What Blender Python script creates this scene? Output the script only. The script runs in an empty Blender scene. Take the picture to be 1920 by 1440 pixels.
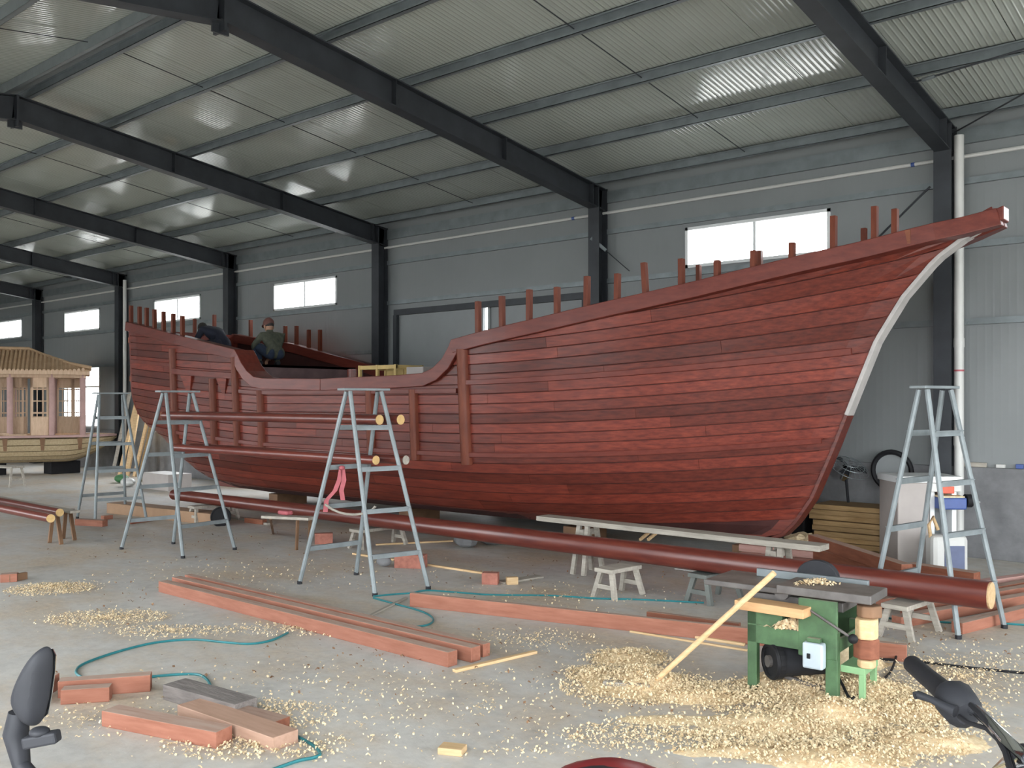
import bpy, bmesh, math, random
from mathutils import Vector, Matrix
random.seed(7)
SC = bpy.context.scene
COL = SC.collection
# ------------------------------------------------------------------ camera, sky, exposure
FPX, CAMZ, HOR = 1760.0, 1.76, 750.0
TH = math.atan(2040 / 1760.0)
FW = Vector((-math.cos(TH), math.sin(TH), 0)); RT = Vector((math.sin(TH), math.cos(TH), 0))
cam = bpy.data.cameras.new('camera'); camo = bpy.data.objects.new('camera', cam); COL.objects.link(camo)
camo.location = (0, 0, CAMZ); camo.rotation_euler = (math.pi / 2, 0, math.pi / 2 - TH)
cam.sensor_width = 36; cam.lens = FPX / 1920 * 36; cam.shift_y = (HOR - 720) / 1920
cam.clip_start = .05; cam.clip_end = 500
SC.camera = camo
SC.view_settings.view_transform = 'Standard'; SC.view_settings.look = 'None'; SC.view_settings.gamma = 1
SC.view_settings.use_curve_mapping = False
SC.view_settings.exposure = EXPO = 0.0
W = bpy.data.worlds.new('overcast_sky'); SC.world = W; W.use_nodes = True
bg = W.node_tree.nodes['Background']; bg.inputs[0].default_value = (.93, .97, 1, 1); bg.inputs[1].default_value = 14.0
SC.cycles.max_bounces = 8; SC.cycles.diffuse_bounces = 5; SC.cycles.glossy_bounces = 4; SC.cycles.transparent_max_bounces = 16
SC.cycles.caustics_reflective = False; SC.cycles.caustics_refractive = False
SC.cycles.sample_clamp_indirect = 8

def portal(c, sx, sy, nrm):
    l = bpy.data.lights.new('daylight_portal', 'AREA'); l.shape = 'RECTANGLE'; l.size = sx; l.size_y = sy; l.cycles.is_portal = True
    o = bpy.data.objects.new('daylight_portal', l); COL.objects.link(o); o.location = c
    o.rotation_euler = Vector(nrm).to_track_quat('-Z', 'Y').to_euler(); return o

def G(px, py, z=0.0):        # point at height z seen at a photo pixel
    d = FW + RT * ((px - 960) / FPX) + Vector((0, 0, 1)) * ((HOR - py) / FPX)
    t = (z - CAMZ) / d.z; return Vector((0, 0, CAMZ)) + d * t
def GD(px, py, dist):        # point at a given distance
    return Vector((0, 0, CAMZ)) + (FW + RT * ((px - 960) / FPX) + Vector((0, 0, 1)) * ((HOR - py) / FPX)) * dist
def GY(px, py, y):           # point on the plane y
    d = FW + RT * ((px - 960) / FPX) + Vector((0, 0, 1)) * ((HOR - py) / FPX)
    return Vector((0, 0, CAMZ)) + d * (y / d.y)

# ------------------------------------------------------------------ materials
MATS = {}
def mat(name, col, rough=.6, metal=0, var=.15, scale=6, stretch=(1, 1, 1), bump=0, bscale=None, coat=0, col2=None, rnd=0, spec=.5, dust=0):
    if name in MATS: return MATS[name]
    m = bpy.data.materials.new(name); m.use_nodes = True; MATS[name] = m
    nt = m.node_tree; N = nt.nodes; L = nt.links; b = N['Principled BSDF']
    b.inputs['Roughness'].default_value = rough; b.inputs['Metallic'].default_value = metal
    b.inputs['Coat Weight'].default_value = coat; b.inputs['Coat Roughness'].default_value = .22
    b.inputs['Specular IOR Level'].default_value = spec
    tc = N.new('ShaderNodeTexCoord'); mp = N.new('ShaderNodeMapping'); mp.inputs['Scale'].default_value = stretch
    L.new(tc.outputs['Object'], mp.inputs['Vector'])
    nz = N.new('ShaderNodeTexNoise'); nz.inputs['Scale'].default_value = scale; nz.inputs['Detail'].default_value = 5; nz.inputs['Roughness'].default_value = .6
    L.new(mp.outputs[0], nz.inputs['Vector'])
    rp = N.new('ShaderNodeValToRGB'); rp.color_ramp.elements[0].position = .3; rp.color_ramp.elements[1].position = .7
    c2 = col2 or tuple(min(1, c * (1 + var)) for c in col); c1 = col if col2 else tuple(c * (1 - var) for c in col)
    rp.color_ramp.elements[0].color = (*c1, 1); rp.color_ramp.elements[1].color = (*c2, 1)
    L.new(nz.outputs['Fac'], rp.inputs[0]); out = rp.outputs[0]
    if rnd:
        oi = N.new('ShaderNodeObjectInfo'); hs = N.new('ShaderNodeHueSaturation')
        mr = N.new('ShaderNodeMapRange'); mr.inputs[3].default_value = 1 - rnd; mr.inputs[4].default_value = 1 + rnd
        L.new(oi.outputs['Random'], mr.inputs[0]); L.new(mr.outputs[0], hs.inputs['Value']); L.new(out, hs.inputs['Color']); out = hs.outputs[0]
    if dust:                                  # sawdust settled on upward faces
        ge = N.new('ShaderNodeNewGeometry'); sx = N.new('ShaderNodeSeparateXYZ'); L.new(ge.outputs['Normal'], sx.inputs[0])
        m2 = N.new('ShaderNodeMapRange'); m2.inputs[1].default_value = .75; m2.inputs[2].default_value = .95; m2.inputs[4].default_value = dust; L.new(sx.outputs['Z'], m2.inputs[0])
        m3 = N.new('ShaderNodeMath'); m3.operation = 'MULTIPLY'; m3.use_clamp = True; L.new(m2.outputs[0], m3.inputs[0])
        m4 = N.new('ShaderNodeMapRange'); m4.inputs[1].default_value = .3; m4.inputs[2].default_value = .6; m4.inputs[3].default_value = .55; L.new(nz.outputs['Fac'], m4.inputs[0]); L.new(m4.outputs[0], m3.inputs[1])
        mx = N.new('ShaderNodeMix'); mx.data_type = 'RGBA'; L.new(m3.outputs[0], mx.inputs[0]); L.new(out, mx.inputs[6]); mx.inputs[7].default_value = (.44, .36, .3, 1); out = mx.outputs[2]
    L.new(out, b.inputs['Base Color'])
    if bump:
        bn = N.new('ShaderNodeBump'); bn.inputs['Strength'].default_value = bump; bn.inputs['Distance'].default_value = .01
        if bscale:
            n2 = N.new('ShaderNodeTexNoise'); n2.inputs['Scale'].default_value = bscale; n2.inputs['Detail'].default_value = 4
            L.new(mp.outputs[0], n2.inputs['Vector']); L.new(n2.outputs['Fac'], bn.inputs['Height'])
        else: L.new(nz.outputs['Fac'], bn.inputs['Height'])
        L.new(bn.outputs[0], b.inputs['Normal'])
    return m

def panel_mat(name, col, rough, wave, amp, wav_amp, spec=.5):
    # painted sheet with fine ribs running along local y (roof) or z (wall)
    m = mat(name, col, rough, var=.05, scale=1.2, spec=spec)
    nt = m.node_tree; N = nt.nodes; L = nt.links; b = N['Principled BSDF']
    tc = N.new('ShaderNodeTexCoord'); sp = N.new('ShaderNodeSeparateXYZ'); L.new(tc.outputs['Object'], sp.inputs[0])
    mu = N.new('ShaderNodeMath'); mu.operation = 'MULTIPLY'; mu.inputs[1].default_value = 2 * math.pi / wave; L.new(sp.outputs['X'], mu.inputs[0])
    si = N.new('ShaderNodeMath'); si.operation = 'SINE'; L.new(mu.outputs[0], si.inputs[0])
    pw = N.new('ShaderNodeMath'); pw.operation = 'POWER'; ab = N.new('ShaderNodeMath'); ab.operation = 'ABSOLUTE'; L.new(si.outputs[0], ab.inputs[0]); L.new(ab.outputs[0], pw.inputs[0]); pw.inputs[1].default_value = 8
    b1 = N.new('ShaderNodeBump'); b1.inputs['Strength'].default_value = amp; b1.inputs['Distance'].default_value = .007; L.new(pw.outputs[0], b1.inputs['Height'])
    nz = N.new('ShaderNodeTexNoise'); nz.inputs['Scale'].default_value = 1.1; nz.inputs['Detail'].default_value = 1; L.new(tc.outputs['Object'], nz.inputs['Vector'])
    b2 = N.new('ShaderNodeBump'); b2.inputs['Strength'].default_value = wav_amp; b2.inputs['Distance'].default_value = .05; L.new(nz.outputs['Fac'], b2.inputs['Height'])
    L.new(b1.outputs[0], b2.inputs['Normal']); L.new(b2.outputs[0], b.inputs['Normal'])
    return m

def floor_mat():
    m = bpy.data.materials.new('concrete_floor'); m.use_nodes = True; MATS['floor'] = m
    nt = m.node_tree; N = nt.nodes; L = nt.links; b = N['Principled BSDF']
    tc = N.new('ShaderNodeTexCoord')
    def noise(s, d=5, st=(1, 1, 1)):
        mp = N.new('ShaderNodeMapping'); mp.inputs['Scale'].default_value = st; L.new(tc.outputs['Object'], mp.inputs['Vector'])
        n = N.new('ShaderNodeTexNoise'); n.inputs['Scale'].default_value = s; n.inputs['Detail'].default_value = d; n.inputs['Roughness'].default_value = .65; L.new(mp.outputs[0], n.inputs['Vector']); return n.outputs['Fac']
    def ramp(f, stops):
        r = N.new('ShaderNodeValToRGB'); e = r.color_ramp.elements
        e[0].position, e[0].color = stops[0][0], (*stops[0][1], 1); e[1].position, e[1].color = stops[-1][0], (*stops[-1][1], 1)
        for p, c in stops[1:-1]: x = e.new(p); x.color = (*c, 1)
        L.new(f, r.inputs[0]); return r.outputs[0]
    def mix(f, a, c):
        x = N.new('ShaderNodeMix'); x.data_type = 'RGBA'
        if isinstance(f, float): x.inputs[0].default_value = f
        else: L.new(f, x.inputs[0])
        L.new(a, x.inputs[6]); L.new(c, x.inputs[7]); return x.outputs[2]
    base = ramp(noise(.55), [(.32, (.38, .375, .36)), (.5, (.5, .49, .465)), (.7, (.6, .585, .55))])
    fine = ramp(noise(9, 6), [(.3, (.34, .32, .295)), (.5, (.5, .48, .45)), (.72, (.62, .59, .55))])
    c = mix(.45, base, fine)
    dust = ramp(noise(.8, 6, (1, 1.6, 1)), [(.44, (0, 0, 0)), (.66, (1, 1, 1))])
    dcol = ramp(noise(24, 4), [(.35, (.36, .27, .18)), (.65, (.58, .45, .3))])
    dm = N.new('ShaderNodeMath'); dm.operation = 'MULTIPLY'; dm.inputs[1].default_value = .7; L.new(dust, dm.inputs[0])
    c = mix(dm.outputs[0], c, dcol)
    st = ramp(noise(1.7, 4), [(.6, (0, 0, 0)), (.74, (1, 1, 1))]); sm = N.new('ShaderNodeMath'); sm.operation = 'MULTIPLY'; sm.inputs[1].default_value = .35; L.new(st, sm.inputs[0])
    dk = N.new('ShaderNodeRGB'); dk.outputs[0].default_value = (.15, .14, .14, 1)
    c = mix(sm.outputs[0], c, dk.outputs[0])
    L.new(c, b.inputs['Base Color']); b.inputs['Roughness'].default_value = .62
    bn = N.new('ShaderNodeBump'); bn.inputs['Strength'].default_value = .25; bn.inputs['Distance'].default_value = .01; L.new(noise(14, 6), bn.inputs['Height']); L.new(bn.outputs[0], b.inputs['Normal'])
    return m

def glass_mat():
    m = bpy.data.materials.new('window_glass'); m.use_nodes = True; nt = m.node_tree; N = nt.nodes; L = nt.links; N.clear()
    o = N.new('ShaderNodeOutputMaterial'); t = N.new('ShaderNodeBsdfTransparent'); g = N.new('ShaderNodeBsdfGlossy'); g.inputs['Roughness'].default_value = .03
    mx = N.new('ShaderNodeMixShader'); mx.inputs[0].default_value = .05
    L.new(t.outputs[0], mx.inputs[1]); L.new(g.outputs[0], mx.inputs[2]); L.new(mx.outputs[0], o.inputs[0]); return m

M_FLOOR = floor_mat(); M_GLASS = glass_mat()
M_ROOF = panel_mat('roof_panel_white', (.38, .405, .365), .11, .12, .6, .05, .85)
M_WALL = panel_mat('wall_panel_white', (.195, .208, .212), .42, .16, .12, .05)
M_STEEL = mat('dark_painted_steel', (.033, .037, .043), .5, .2, .25, 3)
M_GALV = mat('galvanised_purlin', (.2, .225, .235), .42, .5, .15, 5)
M_PLINTH = mat('cement_plinth', (.17, .172, .178), .85, 0, .2, 5, bump=.3, bscale=30)
M_WHITE = mat('white_pvc', (.55, .55, .53), .4, 0, .05, 3)
M_WFRAME = mat('white_window_frame', (.7, .72, .72), .4, 0, .05, 3)
M_DOORG = mat('grey_sheet_door', (.24, .255, .26), .5, 0, .07, 2)
M_HULL = mat('red_varnished_plank', (.078, .0135, .0095), .42, 0, .2, 2.2, (1.2, 9, 16), .12, 3,  .1, (.185, .036, .021), .4, .35)
M_RAIL = mat('red_varnished_rail', (.1, .019, .0135), .42, 0, .2, 3, (1, 6, 6), .08, 4, .1, (.165, .036, .024), .1, .35)
M_HULLIN = mat('dark_red_inner_hull', (.05, .014, .012), .7, 0, .3, 3)
M_POLE = mat('red_varnished_pole', (.085, .0155, .012), .33, 0, .2, 3, (1, 8, 8), .05, 4, .2, (.15, .033, .021), .15, .4)
M_RAW = mat('raw_pale_wood', (.5, .335, .17), .75, 0, .2, 5, (1, 7, 7), .1, 6, 0, (.66, .47, .27), .12)
M_ENDGR = mat('raw_log_end', (.52, .33, .13), .8, 0, .2, 14, (1, 1, 1), .1, 20, 0, (.7, .48, .22))
M_TIMB = mat('salmon_red_timber', (.25, .098, .062), .75, 0, .15, 4, (1, 8, 8), .12, 6, 0, (.345, .148, .1), .1, .3, .75)
M_TIMB2 = mat('brown_red_timber', (.17, .058, .034), .72, 0, .15, 4, (1, 8, 8), .12, 6, 0, (.25, .095, .055), .12, .3, .6)
M_GREYW = mat('weathered_grey_board', (.27, .245, .21), .85, 0, .2, 4, (1, 8, 8), .2, 8, 0, (.42, .385, .33), .1)
M_LADDER = mat('grey_painted_ladder_steel', (.2, .228, .238), .5, .1, .2, 6, rnd=.05)
M_GREEN = mat('green_machine_paint', (.055, .115, .05), .6, 0, .35, 7, dust=.5)
M_IRON = mat('dull_cast_iron', (.13, .12, .115), .5, .4, .3, 8, dust=.25)
M_BLACK = mat('black_rubber', (.012, .012, .014), .62, 0, .2, 8, spec=.25)
M_DARKG = mat('dark_grey_plastic', (.02, .021, .025), .6, 0, .2, 6, spec=.25)
M_CHROME = mat('chrome', (.75, .76, .78), .15, 1, .03, 4)
M_SHAVE = mat('wood_shavings', (.58, .42, .24), .85, 0, .2, 40, col2=(.86, .73, .5))
M_HOSE = mat('teal_hose', (.02, .17, .19), .4, 0, .15, 10)
M_PINKR = mat('pink_ribbon', (.4, .1, .115), .7, 0, .15, 10)
M_BRICK = mat('red_brick', (.33, .13, .095), .9, 0, .25, 14, bump=.3, bscale=40)
M_BLUE = mat('blue_paint', (.045, .085, .27), .45, 0, .15, 5)
M_CREAM = mat('pale_grey_cabinet_paint', (.36, .325, .305), .55, 0, .08, 3)
M_SKIN = mat('skin', (.36, .2, .13), .6, 0, .08, 9)
M_CAMO = mat('green_camouflage_jacket', (.04, .048, .035), .9, 0, .2, 14, col2=(.1, .105, .075))
M_NAVY = mat('navy_jacket', (.014, .017, .032), .85, 0, .2, 9)
M_JEAN = mat('blue_jeans', (.022, .035, .065), .9, 0, .2, 12)
M_HAIR = mat('dark_hair', (.03, .027, .026), .8, 0, .3, 30)
M_CAP = mat('brown_red_cap', (.14, .06, .05), .85, 0, .2, 12)
M_REDP = mat('red_motorcycle_paint', (.13, .01, .012), .3, 0, .1, 5)
M_PAV = mat('raw_pavilion_wood', (.5, .345, .23), .75, 0, .15, 5, (5, 5, 1), .1, 8, 0, (.63, .46, .33), .1)
M_PAVP = mat('pinkish_pavilion_post', (.42, .27, .25), .7, 0, .12, 5)
M_PAVR = mat('raw_wood_roof_tile', (.4, .26, .15), .8, 0, .15, 5, (1, 1, 1), .1, 8, 0, (.5, .345, .215), .1)
M_PAVH = mat('raw_hull_planking', (.36, .27, .15), .75, 0, .2, 4, (1, 8, 8), .1, 8, 0, (.5, .4, .25), .1)
M_KNEE = mat('brown_knee_wood', (.2, .11, .06), .75, 0, .2, 5)

# ------------------------------------------------------------------ mesh helpers
class MB:
    def __init__(s): s.v = []; s.f = []
    def add(s, vs, fs):
        n = len(s.v); s.v += [Vector(v) for v in vs]; s.f += [tuple(i + n for i in f) for f in fs]; return s
    def box(s, lo, hi):
        (a, b, c), (d, e, f) = lo, hi
        return s.add([(a, b, c), (d, b, c), (d, e, c), (a, e, c), (a, b, f), (d, b, f), (d, e, f), (a, e, f)],
                     [(0, 3, 2, 1), (4, 5, 6, 7), (0, 1, 5, 4), (1, 2, 6, 5), (2, 3, 7, 6), (3, 0, 4, 7)])
    def bar(s, p0, p1, w, h, up=(0, 0, 1)):      # box along p0-p1, w across, h along up
        p0, p1 = Vector(p0), Vector(p1); d = (p1 - p0).normalized(); u = Vector(up)
        sd = d.cross(u)
        if sd.length < 1e-4: sd = d.cross(Vector((1, 0, 0)))
        sd.normalize(); u = sd.cross(d).normalized(); sd *= w / 2; u *= h / 2
        vs = [p + a * sd + b * u for p in (p0, p1) for a, b in ((-1, -1), (1, -1), (1, 1), (-1, 1))]
        return s.add(vs, [(0, 1, 2, 3), (7, 6, 5, 4), (0, 4, 5, 1), (1, 5, 6, 2), (2, 6, 7, 3), (3, 7, 4, 0)])
    def tube(s, pts, r, n=8, cap=True):
        pts = [Vector(p) for p in pts]; R = r if isinstance(r, (list, tuple)) else [r] * len(pts); base = len(s.v); ref = None
        for i, p in enumerate(pts):
            d = (pts[min(i + 1, len(pts) - 1)] - pts[max(i - 1, 0)]).normalized()
            if ref is None: ref = d.cross(Vector((0, 0, 1)) if abs(d.z) < .9 else Vector((1, 0, 0)))
            ref = (ref - d * ref.dot(d)).normalized(); o = d.cross(ref)
            for k in range(n):
                a = 2 * math.pi * k / n; s.v.append(p + (ref * math.cos(a) + o * math.sin(a)) * R[i])
        for i in range(len(pts) - 1):
            for k in range(n):
                a, b = base + i * n + k, base + i * n + (k + 1) % n; s.f.append((a, b, b + n, a + n))
        if cap: s.f.append(tuple(base + k for k in reversed(range(n)))); s.f.append(tuple(base + (len(pts) - 1) * n + k for k in range(n)))
        return s
    def disc(s, c, nrm, r, t, n=24):
        nrm = Vector(nrm).normalized(); return s.tube([Vector(c) - nrm * t / 2, Vector(c) + nrm * t / 2], r, n)
    def torus(s, c, nrm, R, r, n=28, m=8):
        nrm = Vector(nrm).normalized(); a = nrm.cross(Vector((0, 0, 1)) if abs(nrm.z) < .9 else Vector((1, 0, 0))).normalized(); b = nrm.cross(a); base = len(s.v); c = Vector(c)
        for i in range(n):
            t = 2 * math.pi * i / n; d = a * math.cos(t) + b * math.sin(t)
            for k in range(m):
                q = 2 * math.pi * k / m; s.v.append(c + d * (R + r * math.cos(q)) + nrm * r * math.sin(q))
        for i in range(n):
            for k in range(m):
                s.f.append((base + i * m + k, base + (i + 1) % n * m + k, base + (i + 1) % n * m + (k + 1) % m, base + i * m + (k + 1) % m))
        return s
    def prism(s, poly, off):                     # poly of 3-d points extruded by off
        n = len(poly); off = Vector(off); poly = [Vector(p) for p in poly]
        return s.add(poly + [p + off for p in poly], [tuple(reversed(range(n))), tuple(range(n, 2 * n))] + [(i, (i + 1) % n, (i + 1) % n + n, i + n) for i in range(n)])
    def ell(s, c, rx, ry, rz, n=14, m=9):
        c = Vector(c); base = len(s.v); s.v.append(c + Vector((0, 0, -rz)))
        for j in range(1, m):
            p = -math.pi / 2 + math.pi * j / m
            for k in range(n):
                a = 2 * math.pi * k / n; s.v.append(c + Vector((rx * math.cos(p) * math.cos(a), ry * math.cos(p) * math.sin(a), rz * math.sin(p))))
        s.v.append(c + Vector((0, 0, rz))); top = len(s.v) - 1
        for k in range(n):
            s.f.append((base, base + 1 + (k + 1) % n, base + 1 + k)); s.f.append((top, top - n + k, top - n + (k + 1) % n))
        for j in range(m - 2):
            for k in range(n):
                a = base + 1 + j * n + k; b = base + 1 + j * n + (k + 1) % n; s.f.append((a, b, b + n, a + n))
        return s
    def build(s, name, m, parent=None, smooth=False, bevel=0, xf=None):
        vs = [xf @ v for v in s.v] if xf else s.v
        off = parent_loc(parent)
        me = bpy.data.meshes.new(name); me.from_pydata([v - off for v in vs], [], s.f); me.validate()
        bm = bmesh.new(); bm.from_mesh(me); bmesh.ops.recalc_face_normals(bm, faces=bm.faces); bm.to_mesh(me); bm.free()
        for x in (m if isinstance(m, (list, tuple)) else [m]): me.materials.append(x)
        if smooth: me.shade_smooth(); me.set_sharp_from_angle(angle=math.radians(40))
        o = bpy.data.objects.new(name, me); COL.objects.link(o); o.parent = parent
        if bevel:
            bv = o.modifiers.new('bevel', 'BEVEL'); bv.width = bevel; bv.segments = 2; bv.limit_method = 'ANGLE'
        return o
WLOC = {}
def parent_loc(p):
    t = Vector((0, 0, 0))
    while p is not None: t += p.location; p = p.parent
    return t
def tag(o, label=None, cat=None, group=None, kind=None):
    if label: o['label'] = label
    if cat: o['category'] = cat
    if group: o['group'] = group
    if kind: o['kind'] = kind
    return o
def thing(name, label, cat, loc=(0, 0, 0), group=None, kind=None):
    o = bpy.data.objects.new(name, None); COL.objects.link(o); o.location = loc; o.empty_display_size = .1
    return tag(o, label, cat, group, kind)
def single(mb, name, m, label, cat, group=None, smooth=False, bevel=0):   # one-mesh thing with its origin at its base centre
    lo = [min(v[i] for v in mb.v) for i in range(3)]; hi = [max(v[i] for v in mb.v) for i in range(3)]
    c = Vector(((lo[0] + hi[0]) / 2, (lo[1] + hi[1]) / 2, lo[2])); mb.v = [v - c for v in mb.v]
    o = mb.build(name, m, None, smooth, bevel); o.location = c; return tag(o, label, cat, group)
def beam(p0, p1, w, h, name, m, label, cat, group=None, bevel=.004, parent=None, near=True):
    # timber lying with its near bottom edge on p0-p1; grain along its own x
    p0, p1 = Vector(p0), Vector(p1); d = p1 - p0; ln = d.length; x = d.normalized()
    y = Vector((0, 0, 1)).cross(x).normalized()
    if y.dot(FW) < 0: y = -y
    z = x.cross(y)
    if z.z < 0: z = -z
    mb = MB().box((-ln / 2, -w / 2, 0), (ln / 2, w / 2, h))
    o = mb.build(name, m, None, False, bevel)
    c = (p0 + p1) / 2 + (y * w / 2 if near else Vector())
    mt = Matrix((x, y, x.cross(y))).transposed().to_4x4(); mt.translation = c
    if mt.to_3x3().determinant() < 0: pass
    o.matrix_world = mt
    if x.cross(y).z < 0:
        mt = Matrix((-x, y, (-x).cross(y))).transposed().to_4x4(); mt.translation = c; o.matrix_world = mt
    if parent is not None: o.parent = parent; o.location = c - parent_loc(parent); return o
    return tag(o, label, cat, group)
# ------------------------------------------------------------------ the hall
YW, YN, YR = 11.36, -1.36, 5.0           # back wall, near wall, ridge
X0, X1 = -37.2, 7.0                      # gables
BAYS = [-3.22 - 4.8 * k for k in range(-2, 7)]
RT0, SLOPE = 5.70, .135                  # rafter top at the ridge, roof fall
def rtop(y): return RT0 - SLOPE * abs(y - YR)
PH = .13                                 # purlin height
fl = MB().box((X0 - .3, YN - .3, -.15), (X1 + .3, YW + .3, 0)).build('floor', M_FLOOR); tag(fl, 'pale grey dusty concrete workshop floor', 'floor', kind='structure')
gr = MB().box((-120, -90, -.3), (90, 100, -.16)).build('ground_outside', mat('outside_concrete', (.45, .44, .42), .9)); tag(gr, 'pale concrete ground outside the hall', 'ground', kind='structure')

# roof: ribbed white sheets on purlins
ceil = thing('ceiling', 'white ribbed sheet roof over steel purlins', 'ceiling', (0, YR, 0), kind='structure')
for side in (-1, 1):
    x = X0
    while x < X1 - .01:
        xe = min(x + 1.0, X1)
        y0, y1 = YR, YR + side * (YW - YR + .35)
        z0, z1 = rtop(y0) + PH, rtop(y1) + PH
        MB().add([(x + .004, y0, z0), (xe - .004, y0, z0), (xe - .004, y1, z1), (x + .004, y1, z1), (x + .004, y0, z0 + .07), (xe - .004, y0, z0 + .07), (xe - .004, y1, z1 + .07), (x + .004, y1, z1 + .07)],
                 [(0, 3, 2, 1), (4, 5, 6, 7), (0, 1, 5, 4), (1, 2, 6, 5), (2, 3, 7, 6), (3, 0, 4, 7)]).build('roof_sheet', M_ROOF, ceil)
        x = xe
cap = MB()
for side in (-1, 1):
    y1 = YW + .35 if side > 0 else YN - .35
    z0, z1 = rtop(YR) + PH + .075, rtop(y1) + PH + .075
    cap.add([(X0, YR, z0), (X1, YR, z0), (X1, y1, z1), (X0, y1, z1), (X0, YR, z0 + .02), (X1, YR, z0 + .02), (X1, y1, z1 + .02), (X0, y1, z1 + .02)],
            [(0, 3, 2, 1), (4, 5, 6, 7), (0, 1, 5, 4), (1, 2, 6, 5), (2, 3, 7, 6), (3, 0, 4, 7)])
cap.build('roof_top_skin', M_STEEL, ceil)
PY = [.16, 1.26, 2.46, 3.68, 4.9, 6.1]
for side in (-1, 1):
    for k, dy in enumerate(PY):
        y = YR + side * dy; zt = rtop(y) + PH - .005; zb = rtop(y) + .002; mb = MB(); o = -side
        mb.box((X0, y - .004, zb), (X1, y + .004, zt))
        for z, h in ((zb, .006), (zt - .006, .006)):
            a, b = sorted((y, y + o * .055)); mb.box((X0, a, z), (X1, b, z + h))
        a, b = sorted((y + o * .05, y + o * .055)); mb.box((X0, a, zb), (X1, b, zb + .02)); mb.box((X0, a, zt - .02), (X1, b, zt))
        mb.build('purlin', M_GALV, ceil)
    for i, xb in enumerate(BAYS[:-1]):
        xm = xb - 2.4
        for k in range(5):
            ya, yb = YR + side * PY[k], YR + side * PY[k + 1]
            MB().tube([(xm, ya, rtop(ya) + .075), (xm, yb, rtop(yb) + .075)], .006, 6).build('sag_rod', M_STEEL, ceil)
MB().box((X0, YR - .11, rtop(YR) + .09), (X1, YR + .11, rtop(YR) + .105)).build('ridge_flashing', M_WALL, ceil)

def ibeam(mb, p0, p1, depth, fw, tf=.014, tw=.01, up=(0, 0, 1)):
    p0, p1 = Vector(p0), Vector(p1); u = Vector(up).normalized()
    mb.bar(p0, p1, tw, depth - 2 * tf, u); mb.bar(p0 + u * (depth / 2 - tf / 2), p1 + u * (depth / 2 - tf / 2), fw, tf, u); mb.bar(p0 - u * (depth / 2 - tf / 2), p1 - u * (depth / 2 - tf / 2), fw, tf, u)
FR_LAB = {0: 'dark steel portal frame just right of the tall white downpipe, mostly out of view', 1: 'dark steel portal frame beside the thick white downpipe behind the bow',
          2: 'dark steel portal frame left of the biggest window, rafter crossing the picture centre', 3: 'dark steel portal frame rising right of the window above the stern workers',
          4: 'dark steel portal frame standing directly behind the bent-over worker', 5: 'dark steel portal frame with the thin white pipe beside the stern',
          6: 'dark steel portal frame behind the tiled pavilion roof', 7: 'farthest dark steel portal frame at the left picture edge', 8: 'dark steel portal frame by the far gable'}
D = .32
for i, x in enumerate(BAYS):
    fr = thing('portal_frame', FR_LAB.get(i, 'dark steel portal frame'), 'steel frame', (x, YW, 0), kind='structure')
    for side in (1, -1):
        yc = YW - .14 if side > 0 else YN + .14
        mb = MB(); ibeam(mb, (x, yc, 0), (x, yc, rtop(yc) - .01), .22, .19, up=(0, 1, 0)); mb.box((x - .16, yc - .16, 0), (x + .16, yc + .16, .02)); mb.build('column', M_STEEL, fr)
        ye = YW - .03 if side > 0 else YN + .03
        n = Vector((0, side * SLOPE, 1)).normalized(); off = -n * D / 2
        mb = MB(); ibeam(mb, Vector((x, YR, RT0)) + off, Vector((x, ye, rtop(ye))) + off, D, .17, up=n); mb.build('rafter', M_STEEL, fr)
        for yy in (7.2, 9.1, 11.0):
            y = yy if side > 0 else 2 * YR - yy; z = rtop(y); mb = MB().box((x - .08, y - .006, z - D), (x + .08, y + .006, z - .01)); mb.build('stiffener_plate', M_STEEL, fr)
    MB().box((x - .1, YR - .015, RT0 - D - .09), (x + .1, YR + .015, RT0 - .01)).build('ridge_end_plate', M_STEEL, fr)
    MB().box((x - .012, YR - .09, RT0 - D - .1), (x + .012, YR + .09, RT0 - D)).build('ridge_gusset', M_STEEL, fr)

# back wall ---------------------------------------------------------
WZ0, WZ1, WT = 3.576, 4.13, .08
wall = thing('wall_back', 'pale grey sheet-clad long wall behind the boat', 'wall', (0, YW, 0), kind='structure')
holes = []                               # x0,x1,z0,z1
for i, x in enumerate(BAYS[:-1]):
    c = x - 2.4
    if i == 3: holes.append((c - 2.12, c + 2.12, 0, 3.3)); continue
    holes.append((c - 1.02, c + 1.02, WZ0, WZ1))
LOWS = [(BAYS[i] - 2.4 - 1.04, BAYS[i] - 2.4 + 1.02, 1.05, 2.64) for i in (4, 5, 6)]
holes += LOWS
def clad(parent, a0, a1, ztop, hs, z0=1.0, axis='x', pos=YW, t=WT, m=M_WALL, step=1.0, out=1):
    xs = sorted(set([a0, a1] + [round(a0 + step * k, 3) for k in range(int((a1 - a0) / step) + 1)] + [h for q in hs for h in q[:2] if a0 < h < a1]))
    xs = [v for v in xs if a0 <= v <= a1]
    for p, q in zip(xs, xs[1:]):
        if q - p < .005: continue
        mid = (p + q) / 2; segs = [(z0, ztop(mid) if callable(ztop) else ztop)]
        for h in hs:
            if h[0] < mid < h[1]:
                ns = []
                for s0, s1 in segs:
                    if h[3] <= s0 or h[2] >= s1: ns.append((s0, s1)); continue
                    if h[2] > s0 + .01: ns.append((s0, h[2]))
                    if h[3] < s1 - .01: ns.append((h[3], s1))
                segs = ns
        for s0, s1 in segs:
            if axis == 'x': MB().box((p, min(pos, pos + out * t), s0), (q, max(pos, pos + out * t), s1)).build('wall_sheet', m, parent)
            else: MB().box((min(pos, pos + out * t), p, s0), (max(pos, pos + out * t), q, s1)).build('wall_sheet', m, parent)
clad(wall, X0, X1, rtop(YW) + PH, holes)
d1 = holes[3]
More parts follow.
